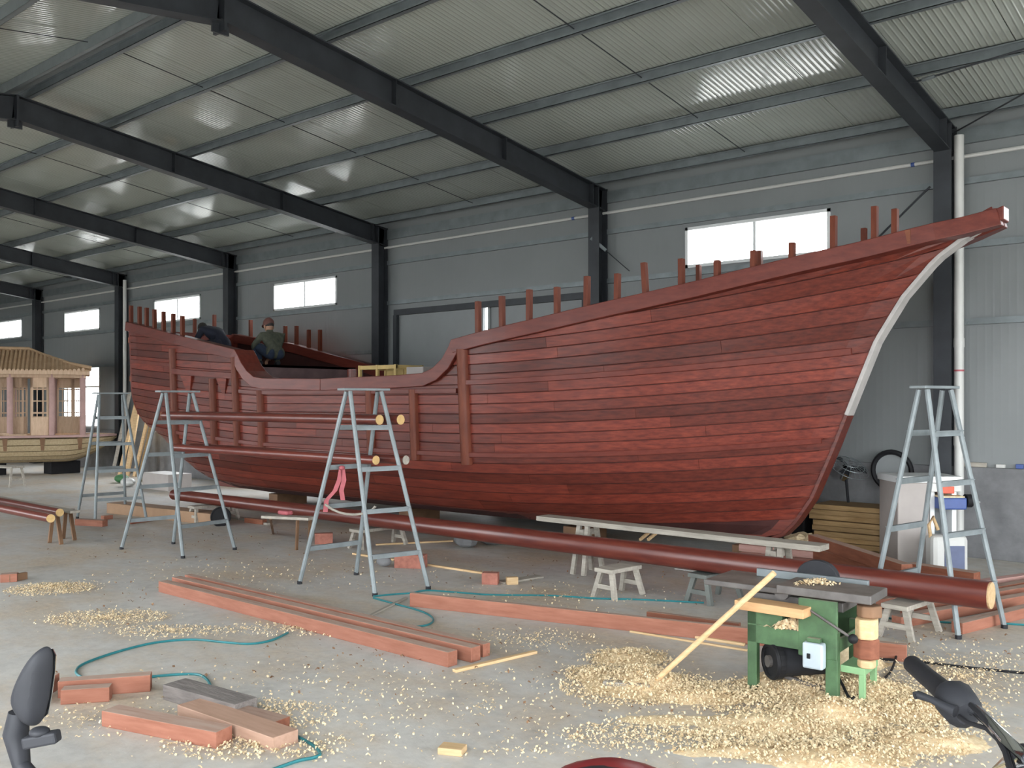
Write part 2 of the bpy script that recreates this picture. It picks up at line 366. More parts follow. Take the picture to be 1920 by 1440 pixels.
mb = MB().box((X0, YW - .06, 0), (d1[0], YW + .12, 1.01)).box((d1[1], YW - .06, 0), (X1, YW + .12, 1.01)); mb.build('cement_plinth', M_PLINTH, wall, bevel=.006)
for z in (2.64, 3.5, 4.22):
    for a, b in zip(BAYS[1:], BAYS[:-1]):
        i = BAYS.index(b)
        if i == 3 and z < 3.4: continue
        MB().box((a + .1, YW - .055, z - .035), (b - .1, YW - .002, z + .035)).build('girt', M_GALV, wall)
for a, b in zip(BAYS[1:], BAYS[:-1]):
    MB().box((a + .1, YW - .05, rtop(YW) - .2), (b - .1, YW - .002, rtop(YW) - .03)).build('eave_strut', M_STEEL if False else M_GALV, wall)
def window(n, x0, x1, z0, z1, y, lab, mull=1, nrm=(0, -1, 0)):
    w = thing('window_%d' % n, lab, 'window', ((x0 + x1) / 2, y, z0), kind='structure'); t = .04; ya, yb = y - .015, y + WT + .02
    mb = MB()
    mb.box((x0, ya, z0), (x1, yb, z0 + t)).box((x0, ya, z1 - t), (x1, yb, z1)).box((x0, ya, z0), (x0 + t, yb, z1)).box((x1 - t, ya, z0), (x1, yb, z1)); mb.build('window_frame', M_WFRAME, w)
    for k in range(mull):
        xm = x0 + (x1 - x0) * (k + 1) / (mull + 1); MB().box((xm - .02, ya + .02, z0 + t), (xm + .02, yb - .02, z1 - t)).build('mullion', M_WFRAME, w)
    for k in range(mull + 1):
        a = x0 + (x1 - x0) * k / (mull + 1) + .03; b = x0 + (x1 - x0) * (k + 1) / (mull + 1) - .03
        MB().box((a, y + .03, z0 + t), (b, y + .036, z1 - t)).build('window_pane', M_GLASS, w)
    portal(((x0 + x1) / 2, y + (WT + .05 if nrm[1] < 0 else -.05), (z0 + z1) / 2), x1 - x0 - .05, z1 - z0 - .05, nrm); return w
WL = {0: 'blown-out strip window right of the white downpipe', 1: 'blown-out strip window right of the white pipe', 2: 'largest bright strip window, above the forecastle rail posts', 4: 'bright strip window above the seated camouflaged worker', 5: 'bright strip window behind the stern rail posts',
      6: 'bright strip window above the pavilion roof end', 7: 'bright strip window at the far left picture edge'}
n = 1
for i, x in enumerate(BAYS[:-1]):
    if i == 3: continue
    c = x - 2.4; window(n, c - 1.02, c + 1.02, WZ0, WZ1, YW, WL.get(i, 'bright strip window')); n += 1
for LOWW, lab in zip(LOWS, ('tall low window behind the far stern rail, only its bright top edge showing', 'tall low window behind the ship stern, almost wholly hidden', 'tall bright low window beside the pavilion posts')):
    w = window(n, *LOWW, YW, lab, 1); n += 1
    MB().box((LOWW[0], YW - .02, 2.08), (LOWW[1], YW + .06, 2.13)).build('transom_bar', M_WFRAME, w)
# big sliding door behind the boat waist
dr = thing('door_1', 'closed grey sliding door behind the waist of the boat, narrow light gap between its leaves', 'door', ((d1[0] + d1[1]) / 2, YW, 0), kind='structure')
xg = -10.37
for a, b in ((d1[0] - .02, xg - .045), (xg + .045, d1[1] + .02)):
    o = MB().box((a, YW + .02, 0), (b, YW + .07, 3.33)).build('door_leaf', M_DOORG, dr)
    for xx in (a + .03, b - .03): MB().box((xx - .025, YW - .005, 0), (xx + .025, YW + .02, 3.27)).build('leaf_stile', M_DOORG, o)
MB().box((xg - .045, YW + .03, 2.0), (xg + .045, YW + .05, 2.1)).build('gap_latch', M_GALV, dr)
MB().box((d1[0], YW - .06, 3.27), (d1[1], YW + .015, 3.37)).build('door_track', M_STEEL, dr)
for xx in (d1[0] + .03, d1[1] - .03): MB().box((xx - .045, YW - .06, 0), (xx + .045, YW, 3.27)).build('door_jamb', M_STEEL, dr)
portal((xg, YW + .1, 1.6), .12, 3.1, (0, -1, 0))

# near wall and gables (behind the camera), with unseen open doorways, some added to light the hall
wn = thing('wall_near', 'pale sheet-clad wall behind the viewpoint', 'wall', (0, YN, 0), kind='structure')
NH = [(-2.6, 6.2, 0, 3.9)] + [(x - 2.4 - 1.02, x - 2.4 + 1.02, WZ0, WZ1) for i, x in enumerate(BAYS[:-1]) if i not in (0, 1)] + [(-17.2, -13.4, 0, 3.3), (-9.6, -6.2, 0, 3.1), (-27.0, -22.6, 0, 3.3)]  # last pair of doorways added to brighten the mid floor and far left
clad(wn, X0, X1, rtop(YN) + PH, NH, z0=0, pos=YN, out=-1, step=6)
for k, h in enumerate(NH):
    if h[2] < 1: portal(((h[0] + h[1]) / 2, YN - .12, (h[2] + h[3]) / 2), h[1] - h[0], h[3] - h[2], (0, 1, 0))
    else:
        window(n, h[0], h[1], h[2], h[3], YN - .09, 'strip window in the wall behind the viewpoint', 1, (0, 1, 0)); n += 1
wr = thing('wall_right', 'gable wall with an open drive-in doorway right of the viewpoint', 'wall', (X1, 0, 0), kind='structure')
GH = [(1.2, 8.8, 0, 4.2)]
clad(wr, YN, YW, lambda y: rtop(y) + PH, GH, z0=0, axis='y', pos=X1, out=1, step=1.5)
portal((X1 + .12, 5.0, 2.1), 7.6, 4.2, (-1, 0, 0))
wl = thing('wall_left', 'far gable wall of the hall', 'wall', (X0, 0, 0), kind='structure')
clad(wl, YN, YW, lambda y: rtop(y) + PH, [], z0=0, axis='y', pos=X0, out=-1, step=1.5)

# pipes and braces on the wall
def pipe(pts, r, m, name, lab, cat, grp=None, n=10):
    return single(MB().tube(pts, r, n), name, m, lab, cat, grp, smooth=True)
px = GY(1798, 500, YW - .14).x
dp = thing('downpipe', 'thick white plastic downpipe on the wall behind the bow', 'pipe', (px, YW - .14, 0))
MB().tube([(px, YW - .14, .0), (px, YW - .14, 4.72)], .052, 14).build('pipe_run', M_WHITE, dp, True)
for z in (1.25, 2.35, 3.6): MB().tube([(px, YW - .14, z), (px, YW - .14, z + .1)], .058, 14).build('socket_joint', M_WHITE, dp, True)
MB().tube([(px, YW - .14, 2.08), (px, YW - .14, 2.1)], .056, 14).build('red_tie', M_PINKR, dp, True)
MB().box((px - .07, YW - .09, 2.6), (px + .07, YW - .06, 2.63)).build('pipe_clip', M_GALV, dp)
px2 = GY(234, 560, YW - .14).x
pipe([(px2, YW - .14, 0), (px2, YW - .14, 4.7)], .045, M_WHITE, 'downpipe', 'thin white downpipe on the wall just left of the stern', 'pipe')
cd = thing('conduit', 'thin white conduit pipe running level along the wall under the eaves', 'pipe', (0, YW - .04, 4.5))
for i, (a, b) in enumerate(zip(BAYS[1:], BAYS[:-1])):
    MB().tube([(a + .02, YW - .035, 4.5), (b - .02, YW - .035, 4.5)], .022, 8).build('conduit_length', M_WHITE, cd, True)
MB().tube([(BAYS[3] - .55, YW - .035, 4.5), (BAYS[3] - .5, YW - .035, 4.5)], .026, 8).build('blue_coupling', M_BLUE, cd, True)
MB().tube([(GY(1712, 298, YW - .035).x - .02, YW - .035, 4.5), (GY(1712, 298, YW - .035).x + .02, YW - .035, 4.5)], .026, 8).build('blue_coupling', M_BLUE, cd, True)
def rod(p, q, r, lab, nm='brace_rod'): return single(MB().tube([p, q], r, 6), nm, M_STEEL, lab, 'brace')
rod(GY(1744, 350, YW - .2), GY(1640, 452, YW - .05), .012, 'thin dark brace rod slanting down behind the bow rail posts')
single(MB().bar(GY(1108, 446, YW - .26), GY(1136, 470, YW - .05), .02, .05), 'fly_brace', M_GALV, 'short pale angle brace on the column left of the biggest window', 'brace')
single(MB().tube([GY(1136, 470, YW - .1), GY(1180, 508, YW - .06)], .007, 6), 'brace_rod', M_STEEL, 'very thin rod continuing down from the short pale angle brace', 'brace')
xa = BAYS[2]
bc = thing('bracing_cable', 'dark roof bracing cable with turnbuckle in the top right corner', 'brace', (xa, 9.7, rtop(9.7) - .2))
p, q = Vector((xa + .09, 9.75, rtop(9.75) - .12)), Vector((xa + 2.6, 9.2, rtop(9.2) - .16))
MB().tube([p, q], .01, 6).build('cable_run', M_STEEL, bc)
MB().tube([p + (q - p) * .05, p + (q - p) * .1], .02, 8).build('turnbuckle', M_GALV, bc)
rod(Vector((xa + .1, YW - .2, 4.74)), Vector((xa + 2.4, YW - 2.0, 5.0)), .009, 'dark roof bracing cable running out of the column top behind the bow', 'bracing_cable')
for q in ((1803, 869, 1850, 876, M_GREYW, 'off-cut of dark board lying on the plinth ledge right of the downpipe', .05), (1868, 872, 1885, 878, M_WHITE, 'small white scrap on the plinth ledge at the right edge', .04), (1905, 872, 1919, 882, M_BLUE, 'small blue scrap on the plinth ledge at the right edge', .05)):
    a, b = GY(q[0], q[3], YW - .03), GY(q[2], q[3], YW - .03)
    single(MB().box((a.x, YW - .055, 1.012), (b.x, YW - .005, 1.012 + q[6])), 'ledge_scrap', q[4], q[5], 'scrap', bevel=.006)
# ------------------------------------------------------------------ the wooden ship
def interp(x, tab):
    if x <= tab[0][0]: return tab[0][1]
    for (a, b), (c, d) in zip(tab, tab[1:]):
        if x <= c: return b + (d - b) * (x - a) / (c - a)
    return tab[-1][1]
YC = 9.52
XS = -16.4
STEM = [(.2, -4.8), (.23, -4.56), (.29, -4.36), (.45, -4.2), (.73, -4.01), (1.26, -3.78), (1.82, -3.56), (2.34, -3.35), (2.76, -3.09), (3.10, -2.79), (3.3, -2.5), (3.42, -2.2)]
BMX = [(-16.2, 1.10), (-14.5, 1.24), (-12.5, 1.31), (-7, 1.33), (0, 1.33)]
ZBT = [(-16.4, 1.22), (-15.6, .9), (-15, .62), (-14.4, .42), (-13.6, .31), (-12.5, .29), (0, .29)]
def stemx(z): return interp(z, STEM)
def hb(x, z):
    zb = interp(x, ZBT); bm = interp(x, BMX); t = max(0, min(1, (z - zb) / .85))
    b = bm * (.5 + .5 * math.sqrt(max(0, 1 - (1 - t) ** 2))) + .04 * max(0, z - zb - .85)
    s = (stemx(z) - x) / 4.6
    if s < 1: b *= 1 - (1 - max(0, s)) ** 2.1
    return max(b, .07)
RAIL = [(-16.46, 3.185), (-14.24, 2.815), (-12.62, 2.54), (-12.535, 2.452), (-12.44, 2.327), (-12.3, 2.203), (-12.126, 2.112), (-11.9, 2.085), (-10.518, 2.056), (-8.978, 2.078), (-8.485, 2.095), (-8.292, 2.154), (-8.12, 2.267), (-8.005, 2.405), (-7.956, 2.49),
        (-7.5, 2.562), (-6.705, 2.676), (-6.035, 2.784), (-5.43, 2.882), (-4.876, 2.979), (-4.36, 3.085), (-3.872, 3.182), (-3.407, 3.271), (-2.956, 3.365), (-2.53, 3.449), (-2.255, 3.52)]
RAILF = [(-16.46, 3.08), (-14.712, 2.823), (-13.951, 2.66), (-12.65, 2.40), (-12.2, 2.28), (-11.9, 2.15), (-11.5, 2.08)] + RAIL[8:]
def zrail(x, far=False): return interp(x, RAILF if far else RAIL)
RH = .165
def lev(w, x):                               # height of a plank seam that starts as w amidships
    z = w
    if x > -8.3: z += .0125 * (x + 8.3) ** 2 * (1 + max(0, w - 1.97) * 1.3)
    if x < -12: d = -12 - x; z += (.045 * d + .004 * d * d) * min(1, .25 + w / 2.0)
    return z
ship = thing('wooden_ship', 'large unfinished wooden ship with dark red varnished planks, upswept bow and open waist', 'ship', (-9.5, YC, .29))

# inner shell
def xs_list(a, b, st=.3):
    n = max(2, int((b - a) / st) + 1); return [a + (b - a) * i / (n - 1) for i in range(n)]
ZL = [i / 26 for i in range(27)]
for sd, far in ((-1, False), (1, True)):
    mb = MB(); rows = []
    X = xs_list(XS + .03, -2.5, .22)
    for x in X:
        zt = zrail(x, far) - .06
        zbot = interp(x, ZBT) + .02
        if x > -4.45:                        # above the rising stem
            lo, hi = .29, 3.45
            for _ in range(30):
                m_ = (lo + hi) / 2
                if stemx(m_) - .12 < x: lo = m_
                else: hi = m_
            zbot = max(zbot, hi)
        zbot = min(zbot, zt - .02)
        rows.append([(x, YC + sd * max(.02, hb(x, zbot + (zt - zbot) * u) - .035), zbot + (zt - zbot) * u) for u in ZL])
    n = len(ZL)
    for i, r in enumerate(rows): mb.v += [Vector(p) for p in r]
    for i in range(len(rows) - 1):
        for k in range(n - 1): mb.f.append((i * n + k, (i + 1) * n + k, (i + 1) * n + k + 1, i * n + k + 1))
    # bottom to the keel line
    base = len(mb.v)
    for r in rows: mb.v.append(Vector((r[0][0], YC, r[0][2])))
    for i in range(len(rows) - 1): mb.f.append((i * n, base + i, base + i + 1, (i + 1) * n))
    o = mb.build('inner_shell', M_HULLIN, ship); s = o.modifiers.new('thickness', 'SOLIDIFY'); s.thickness = .02; s.offset = 0

# planks -------------------------------------------------------------
PWD = .118
levels = [.29 + PWD * i for i in range(30)]
def wend(w):                                 # where seam w meets the stem
    x = -3.5
    for _ in range(40): x = .5 * x + .5 * (stemx(lev(w, x)) - .045)
    return x
def plank(sd, w0, w1, xa, xb, far, name='hull_plank', proud=0.0, m=M_HULL, capz=True, thick=.035, par=None):
    mb = MB(); prev = None; g = .0035; e0 = wend(w0)
    x1b = wend(w1) if abs(xb - e0) < .03 else xb
    n = max(2, int((xb - xa) / .24) + 2)
    for i in range(n):
        t = i / (n - 1); xl, xu = xa + (xb - xa) * t, xa + (x1b - xa) * t
        z0, z1 = lev(w0, xl) + g, lev(w1, xu) - g
        if capz: z1 = min(z1, zrail(xu, far) - RH + .03); z0 = max(z0, interp(xl, ZBT))
        if z1 - z0 < .012: prev = None; continue
        b0, b1 = hb(xl, z0) + proud, hb(xu, z1) + proud
        row = len(mb.v); c = .004
        mb.v += [Vector((xl, YC + sd * (b0 - thick), z0)), Vector((xl, YC + sd * (b0 - c), z0)), Vector((xl, YC + sd * b0, z0 + c)), Vector((xu, YC + sd * b1, z1 - c)), Vector((xu, YC + sd * (b1 - c), z1)), Vector((xu, YC + sd * (b1 - thick), z1))]
        if prev is not None:
            for k in range(6): mb.f.append((prev + k, prev + (k + 1) % 6, row + (k + 1) % 6, row + k))
        else: mb.f.append(tuple(row + k for k in range(6)))
        prev = row
    if len(mb.v) < 12: return None
    mb.f.append(tuple(len(mb.v) - 6 + k for k in reversed(range(6))))
    return mb.build(name, m, par or ship)
def xend(w0, far):
    # where a seam meets the stem or the rail
    x = -2.3
    if lev(w0, wend(w0)) < zrail(wend(w0), far) - RH + .02: return wend(w0)
    while x > -9 and (x > stemx(lev(w0, x)) - .045 or lev(w0, x) > zrail(x, far) - RH + .02): x -= .02
    return x
rng = random.Random(3)
for far, sd in ((False, -1), (True, 1)):
    for i in range(29):
        w0, w1 = levels[i], levels[i + 1]
        xe = xend(w0, far)
        segs = []
        xst = XS
        # skip where the strake lies wholly under the bottom or above the rail: sample intervals
        X = [XS + .1 * k for k in range(int((xe - XS) / .1) + 1)] + [xe]
        ok = [lev(w1, x) > interp(x, ZBT) + .015 and lev(w0, x) < zrail(x, far) - RH + .01 for x in X]
        a = None
        for x, v in zip(X + [xe + 1], ok + [False]):
            if v and a is None: a = x
            if not v and a is not None:
                segs.append((a, last)); a = None
            last = x
        for a, b in segs:
            if b - a < .12: continue
            cuts = [a]
            if not far:
                x = a + rng.uniform(1.2, 3.4)
                while x < b - .9: cuts.append(x); x += rng.uniform(2.2, 3.6)
            cuts.append(b)
            for p, q in zip(cuts, cuts[1:]): plank(sd, w0, w1, p + .0015, q - (.0015 if q < b else 0), far)

# rail cap: swept box following the sheer -----------------------------
def sweep_rail(tab, sd, far, x_from, x_to, name, h=RH, outp=.05, inn=.14, m=M_RAIL):
    pts = [(x, z) for x, z in tab if x_from - 1e-6 <= x <= x_to + 1e-6]
    # refine
    P = []
    for (x0, z0), (x1, z1) in zip(pts, pts[1:]):
        k = max(1, int(math.hypot(x1 - x0, z1 - z0) / .2))
        P += [(x0 + (x1 - x0) * i / k, z0 + (z1 - z0) * i / k) for i in range(k)]
    P.append(pts[-1]); mb = MB(); prev = None
    for i, (x, z) in enumerate(P):
        a, b = P[max(0, i - 1)], P[min(len(P) - 1, i + 1)]; t = Vector((b[0] - a[0], 0, b[1] - a[1])).normalized(); nn = Vector((t.z, 0, -t.x))
        if nn.z > 0: nn = -nn
        bb = hb(x, z); inw = min(inn, bb - .01)
        q = Vector((x, 0, z)); lowp = q + nn * h; row = len(mb.v)
        yo, yi = YC + sd * (bb + outp), YC + sd * (bb - inw)
        mb.v += [Vector((q.x, yo, q.z)), Vector((lowp.x, yo, lowp.z)), Vector((lowp.x, yi, lowp.z)), Vector((q.x, yi, q.z))]
        if prev is not None:
            for k in range(4): mb.f.append((prev + k, prev + (k + 1) % 4, row + (k + 1) % 4, row + k))
        else: mb.f.append((row, row + 1, row + 2, row + 3))
        prev = row
    mb.f.append((prev + 3, prev + 2, prev + 1, prev)); return mb.build(name, m, ship, bevel=.008)
for far, sd, tab in ((False, -1, RAIL), (True, 1, RAILF)):
    xk = -12.62 if not far else -12.2
    sweep_rail(tab, sd, far, XS - .1, xk, 'stern_rail'); 
    sweep_rail(tab, sd, far, xk, -10.518, 'waist_rail', inn=.3 if not far else .14)
    sweep_rail(tab, sd, far, -10.518, -7.956, 'waist_rail', inn=.22)
    sweep_rail(tab, sd, far, -7.956, -2.255, 'bow_rail')
# butt-joint block on the bow rail
x = -2.95; z = zrail(x)
MB().box((x - .03, YC - hb(x, z) - .056, z - .14), (x + .03, YC - hb(x, z) - .04, z - .01)).build('rail_scarf_mark', M_TIMB2, ship)

# stem -----------------------------------------------------------------
def stem_part(z0, z1, name, m, xo0, xo1, hw):
    zz = [z0 + (z1 - z0) * i / 24 for i in range(25)]; mb = MB(); prev = None
    for i, z in enumerate(zz):
        x = stemx(z); dz = .02; t = Vector((stemx(z + dz) - stemx(z - dz), 0, 2 * dz)).normalized(); nn = Vector((t.z, 0, -t.x))
        p, q = Vector((x, 0, z)) + nn * xo0, Vector((x, 0, z)) + nn * xo1; row = len(mb.v)
        mb.v += [Vector((p.x, YC - hw, p.z)), Vector((q.x, YC - hw, q.z)), Vector((q.x, YC + hw, q.z)), Vector((p.x, YC + hw, p.z))]
        if prev is not None:
            for k in range(4): mb.f.append((prev + k, prev + (k + 1) % 4, row + (k + 1) % 4, row + k))
        else: mb.f.append((row, row + 1, row + 2, row + 3))
        prev = row
    mb.f.append((prev + 3, prev + 2, prev + 1, prev)); return mb.build(name, m, ship, bevel=.005)
M_PALESTEM = mat('pale_stem_face', (.42, .40, .38), .5, 0, .15, 6)  # stem front is pale grey above, hull red below
stem_part(.2, 3.40, 'stem_post', M_HULL, -.16, -.012, .068)
o = stem_part(1.6, 3.34, 'stem_face', M_PALESTEM, -.035, .004, .085); tag(o, 'pale unpainted front face of the stem')
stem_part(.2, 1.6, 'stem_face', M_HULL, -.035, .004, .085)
MB().add([(-2.62, YC - .11, 3.27), (-2.2, YC - .1, 3.41), (-2.2, YC + .1, 3.41), (-2.62, YC + .11, 3.27), (-2.7, YC - .11, 3.36), (-2.2, YC - .1, 3.54), (-2.2, YC + .1, 3.54), (-2.7, YC + .11, 3.36)],
         [(0, 3, 2, 1), (4, 5, 6, 7), (0, 1, 5, 4), (1, 2, 6, 5), (2, 3, 7, 6), (3, 0, 4, 7)]).build('stem_head', M_RAIL, ship, bevel=.01)
MB().box((-15.2, YC - .085, .2), (-4.78, YC + .085, .31)).build('keel', M_RAIL, ship, bevel=.01)

# transom, decks, bulkheads ---------------------------------------------
mb = MB(); poly = []
ZT = [1.2 + (3.05 - 1.2) * i / 12 for i in range(13)]
poly = [(XS, YC - hb(XS, z), z) for z in ZT] + [(XS, YC + hb(XS, z), z) for z in reversed(ZT)]
mb.prism(poly, (-.05, 0, 0)).build('transom', M_HULL, ship)
for z in (1.5, 2.1, 2.8): MB().box((XS - .09, YC - hb(XS, z), z), (XS - .05, YC + hb(XS, z), z + .1)).build('transom_batten', M_TIMB2, ship)
def deck(xa, xb, z, name):
    X = xs_list(xa, xb, .3); poly = [(x, YC - hb(x, z) + .03, z) for x in X] + [(x, YC + hb(x, z) - .03, z) for x in reversed(X)]
    MB().prism(poly, (0, 0, -.04)).build(name, M_HULLIN, ship)
def bulkhead(x, z0, z1, m=M_HULLIN):
    Z = [z0 + (z1 - z0) * i / 6 for i in range(7)]; poly = [(x, YC - hb(x, z) + .04, z) for z in Z] + [(x, YC + hb(x, z) - .04, z) for z in reversed(Z)]
    MB().prism(poly, (-.03, 0, 0)).build('bulkhead', m, ship)
deck(XS + .02, -12.9, 2.33, 'poop_deck'); deck(-12.9, -8.0, 1.72, 'waist_deck'); deck(-8.0, -3.6, 2.18, 'fore_deck')
M_BULK = mat('dull_grey_red_bulkhead', (.17, .11, .11), .5, 0, .2, 5)
bulkhead(-12.9, 1.72, 2.33, M_BULK); bulkhead(-8.0, 1.72, 2.2)

# wales and fender posts --------------------------------------------------
def wale(sd, w, xa, xb, hgt=.065, proud=.045, far=False): return plank(sd, w - hgt / 2, w + hgt / 2, xa, xb, far, 'wale', proud, M_RAIL, False, .06)
for far, sd in ((False, -1), (True, 1)):
    wale(sd, 1.965, -7.75, -3.58, far=far); wale(sd, 1.10, -16.2, -3.9, far=far); wale(sd, 1.87, -12.55, -7.9, .065, far=far)
    wale(sd, 2.10, -14.6, -12.65, .1, .07, far); wale(sd, 2.2, XS + .02, -14.7, .07, .03, far)
def fender(x, z0, z1, w=.1, d=.09):
    mb = MB(); n = 8; prev = None; K = 8
    for i in range(n + 1):
        z = z0 + (z1 - z0) * i / n; y = YC - hb(x, z); row = len(mb.v)
        for k in range(K):
            a = math.pi * k / (K - 1); mb.v.append(Vector((x + w / 2 * math.cos(a), y + .02 - (d + .02) * math.sin(a) ** .7, z)))
        if prev is not None:
            for k in range(K): mb.f.append((prev + k, prev + (k + 1) % K, row + (k + 1) % K, row + k))
        else: mb.f.append(tuple(row + k for k in range(K)))
        prev = row
    mb.f.append(tuple(prev + k for k in reversed(range(K)))); mb.build('fender_post', M_TIMB3, ship, True)
M_TIMB3 = mat('warm_red_fender', (.105, .024, .012), .48, 0, .2, 4, (6, 6, 1), .05, 6, .04, (.165, .043, .021), 0, .25)
for x, z0, z1, w_ in ((-14.63, .95, 2.62, .13), (-13.34, .97, 2.1, .12), (-12.66, 1.0, 2.42, .11), (-12.0, .98, 1.9, .1), (-9.51, 1.0, 1.9, .11), (-8.67, 1.0, 1.89, .11), (-7.8, .98, 2.37, .14)): fender(x, z0, z1, w_)
# slanted knees under the stern bar
for x in (-14.1, -13.0): MB().prism([(x - .22, YC - hb(x, 2.1) - .05, 2.17), (x + .12, YC - hb(x, 2.1) - .05, 2.15), (x, YC - hb(x, 1.9) - .01, 1.86), (x - .08, YC - hb(x, 1.9) - .01, 1.86)], (0, .05, 0)).build('bar_knee', M_HULL, ship)

# rail posts ---------------------------------------------------------------
def rpost(px, ytop, ybot, far=False, lean=0.0, w=.055, x=None):
    # base on the rail, height read from the photograph
    sd = 1 if far else -1; y = YC + sd * .9
    for _ in range(40):
        p = GY(px, ybot, y); y += .5 * (YC + sd * (hb(p.x, p.z) - .04) - y)
    zt = GY(px, ytop, y).z; zb_ = min(zrail(p.x, far) - .12, p.z - .1)
    MB().bar((p.x, y, zb_), (p.x + lean, y, zt), w, w * 1.15, (0, 1, 0)).build('rail_post', M_TIMB3, ship, bevel=.004)
for q in [(246, 573, 603), (262, 575, 608), (275, 577, 612), (290, 580, 615), (307, 584, 619), (325, 588, 625), (342, 592, 629), (897, 565, 622), (942, 555, 610), (992, 543, 598), (1045, 538, 586), (1100, 518, 573), (1157, 513, 560), (1212, 492, 546), (1278, 485, 530), (1345, 488, 514), (1413, 470, 498), (1485, 455, 480), (1563, 405, 464), (1640, 387, 444), (1678, 392, 435)]:
    rpost(*q, lean=-.03 if q[0] == 1212 else rng.uniform(-.008, .008))
for q in [(365, 598, 626), (402, 590, 622), (470, 600, 630), (535, 611, 642), (556, 611, 648), (579, 618, 655), (600, 618, 660), (1620, 428, 455), (1425, 470, 500), (1310, 497, 525)]: rpost(*q, far=True)
for i, x in enumerate((-11.2, -9.9, -8.9)): pass
# supports under the keel
for i, (x, lab) in enumerate(((-13.2, 'timber keel block under the stern'), (-10.0, 'timber keel block under the ship waist'), (-7.0, 'timber keel block under the forecastle'), (-4.7, 'timber keel block under the foot of the bow'))):
    single(MB().box((x - .12, YC - .3, 0), (x + .12, YC + .3, .2)), 'keel_block', M_KNEE, lab, 'timber block', 'keel blocks under the ship', bevel=.006)
# ------------------------------------------------------------------ ladders and the poles on them
def ladder(A, B, C, D, lab, top=1.86):
    A, B, C, D = [G(*p) for p in (A, B, C, D)]           # frame one: A, C   frame two: B, D
    c = (A + B + C + D) / 4
    L = thing('step_ladder', lab, 'ladder', c, 'grey steel step ladders in the hall')
    wv = ((C - A).normalized() + (D - B).normalized()).normalized(); sv = ((B + D) / 2 - (A + C) / 2); sv = (sv - wv * sv.dot(wv)).normalized()
    T = c + Vector((0, 0, top)); hw = .17; hs = .035
    tops = {'A': T - wv * hw - sv * hs, 'C': T + wv * hw - sv * hs, 'B': T - wv * hw + sv * hs, 'D': T + wv * hw + sv * hs}
    feet = {'A': A, 'B': B, 'C': C, 'D': D}
    for k in 'ACBD':
        MB().tube([feet[k] + Vector((0, 0, .012)), tops[k] - Vector((0, 0, .02))], .021, 8).build('leg', M_LADDER, L, True)
        MB().tube([feet[k], feet[k] + Vector((0, 0, .03))], .025, 8).build('foot_cap', M_DARKG, L, True)
    MB().bar(T - wv * .25, T + wv * .25, .13, .022).build('top_step', M_LADDER, L, bevel=.003)
    for a, b, ds in (('A', 'C', -1), ('B', 'D', 1)):
        for z in (1.5, 1.12, .74, .34):
            u = z / top; p = feet[a] + (tops[a] - feet[a]) * u; q = feet[b] + (tops[b] - feet[b]) * u
            MB().bar(p, q, .012, .045).build('rung', M_LADDER, L)
            MB().bar(p + sv * ds * .012 + Vector((0, 0, .018)), q + sv * ds * .012 + Vector((0, 0, .018)), .03, .008).build('rung_tread', M_LADDER, L)
    return L, tops, feet
lad1, t1, f1 = ladder((1630, 1165), (1797, 1198), (1712, 1142), (1883, 1178), 'grey steel step ladder on the right, under the bow in front of the wall')
lad2, t2, f2 = ladder((562, 1095), (703, 1118), (668, 1078), (803, 1105), 'grey steel step ladder in the middle holding the raw pole ends, with a pink ribbon')
lad3, t3, f3 = ladder((228, 1030), (343, 1047), (325, 1020), (440, 1031), 'grey steel step ladder left of centre carrying the far ends of the red poles')
lad4, t4, f4 = ladder((145, 972), (178, 984), (235, 964), (275, 978), 'farthest grey steel step ladder, in front of the pale leaning planks')
def pole(p, q, r, lab, end=M_ENDGR, r2=None, name='round_pole', n=14, grp='red varnished round poles'):
    P = thing(name, lab, 'pole', (Vector(p) + Vector(q)) / 2, grp); p, q = Vector(p), Vector(q); d = (q - p).normalized(); r2 = r2 or r
    MB().tube([p + (q - p) * i / 6 for i in range(7)], [r + (r2 - r) * i / 6 for i in range(7)], n).build('pole_shaft', M_POLE, P, True)
    MB().tube([q, q + d * .006], r2 * .97, n).build('cut_end', end, P); MB().tube([p - d * .006, p], r * .97, n).build('cut_end', end, P); return P
zr = 1.5 + .022 + .05
pole((-10.75, 5.93, zr), (-6.78, 5.93, zr), .05, 'upper red pole on the ladders, nearer the viewer, pale round cut end')
pole((-10.7, 6.09, zr), (-6.66, 6.09, zr), .05, 'upper red pole on the ladders, nearer the ship, pale round cut end')
zr = 1.12 + .022 + .045
pole((-10.5, 5.92, zr), (-6.82, 5.92, zr), .045, 'lower red pole on the ladders, nearer the viewer, pale cut end')
pole((-10.45, 6.12, zr), (-6.62, 6.12, zr), .045, 'lower red pole on the ladders, nearer the ship, dark grey end', M_GREYW)
# pink ribbon and rope on the middle ladder
rb = thing('pink_ribbon', 'pink cloth ribbon knotted on a rung of the middle ladder', 'ribbon', GD(642, 880, 8.95))
for pts in ([(640, 878), (636, 900), (628, 920), (612, 938), (610, 960)], [(642, 878), (645, 900), (640, 920), (643, 938)]):
    mb = MB(); w = .022; P = [GD(x, y, 8.93) for x, y in pts]
    for i, p in enumerate(P): mb.v += [p - RT * w, p + RT * w, p - RT * w + FW * .004, p + RT * w + FW * .004]
    for i in range(len(P) - 1): a = i * 4; mb.f += [(a, a + 1, a + 5, a + 4), (a + 2, a + 6, a + 7, a + 3), (a, a + 4, a + 6, a + 2), (a + 1, a + 3, a + 7, a + 5)]
    mb.build('ribbon_tail', M_PINKR, rb, True)
MB().ell(GD(641, 877, 8.93), .03, .03, .022).build('ribbon_knot', M_PINKR, rb, True)
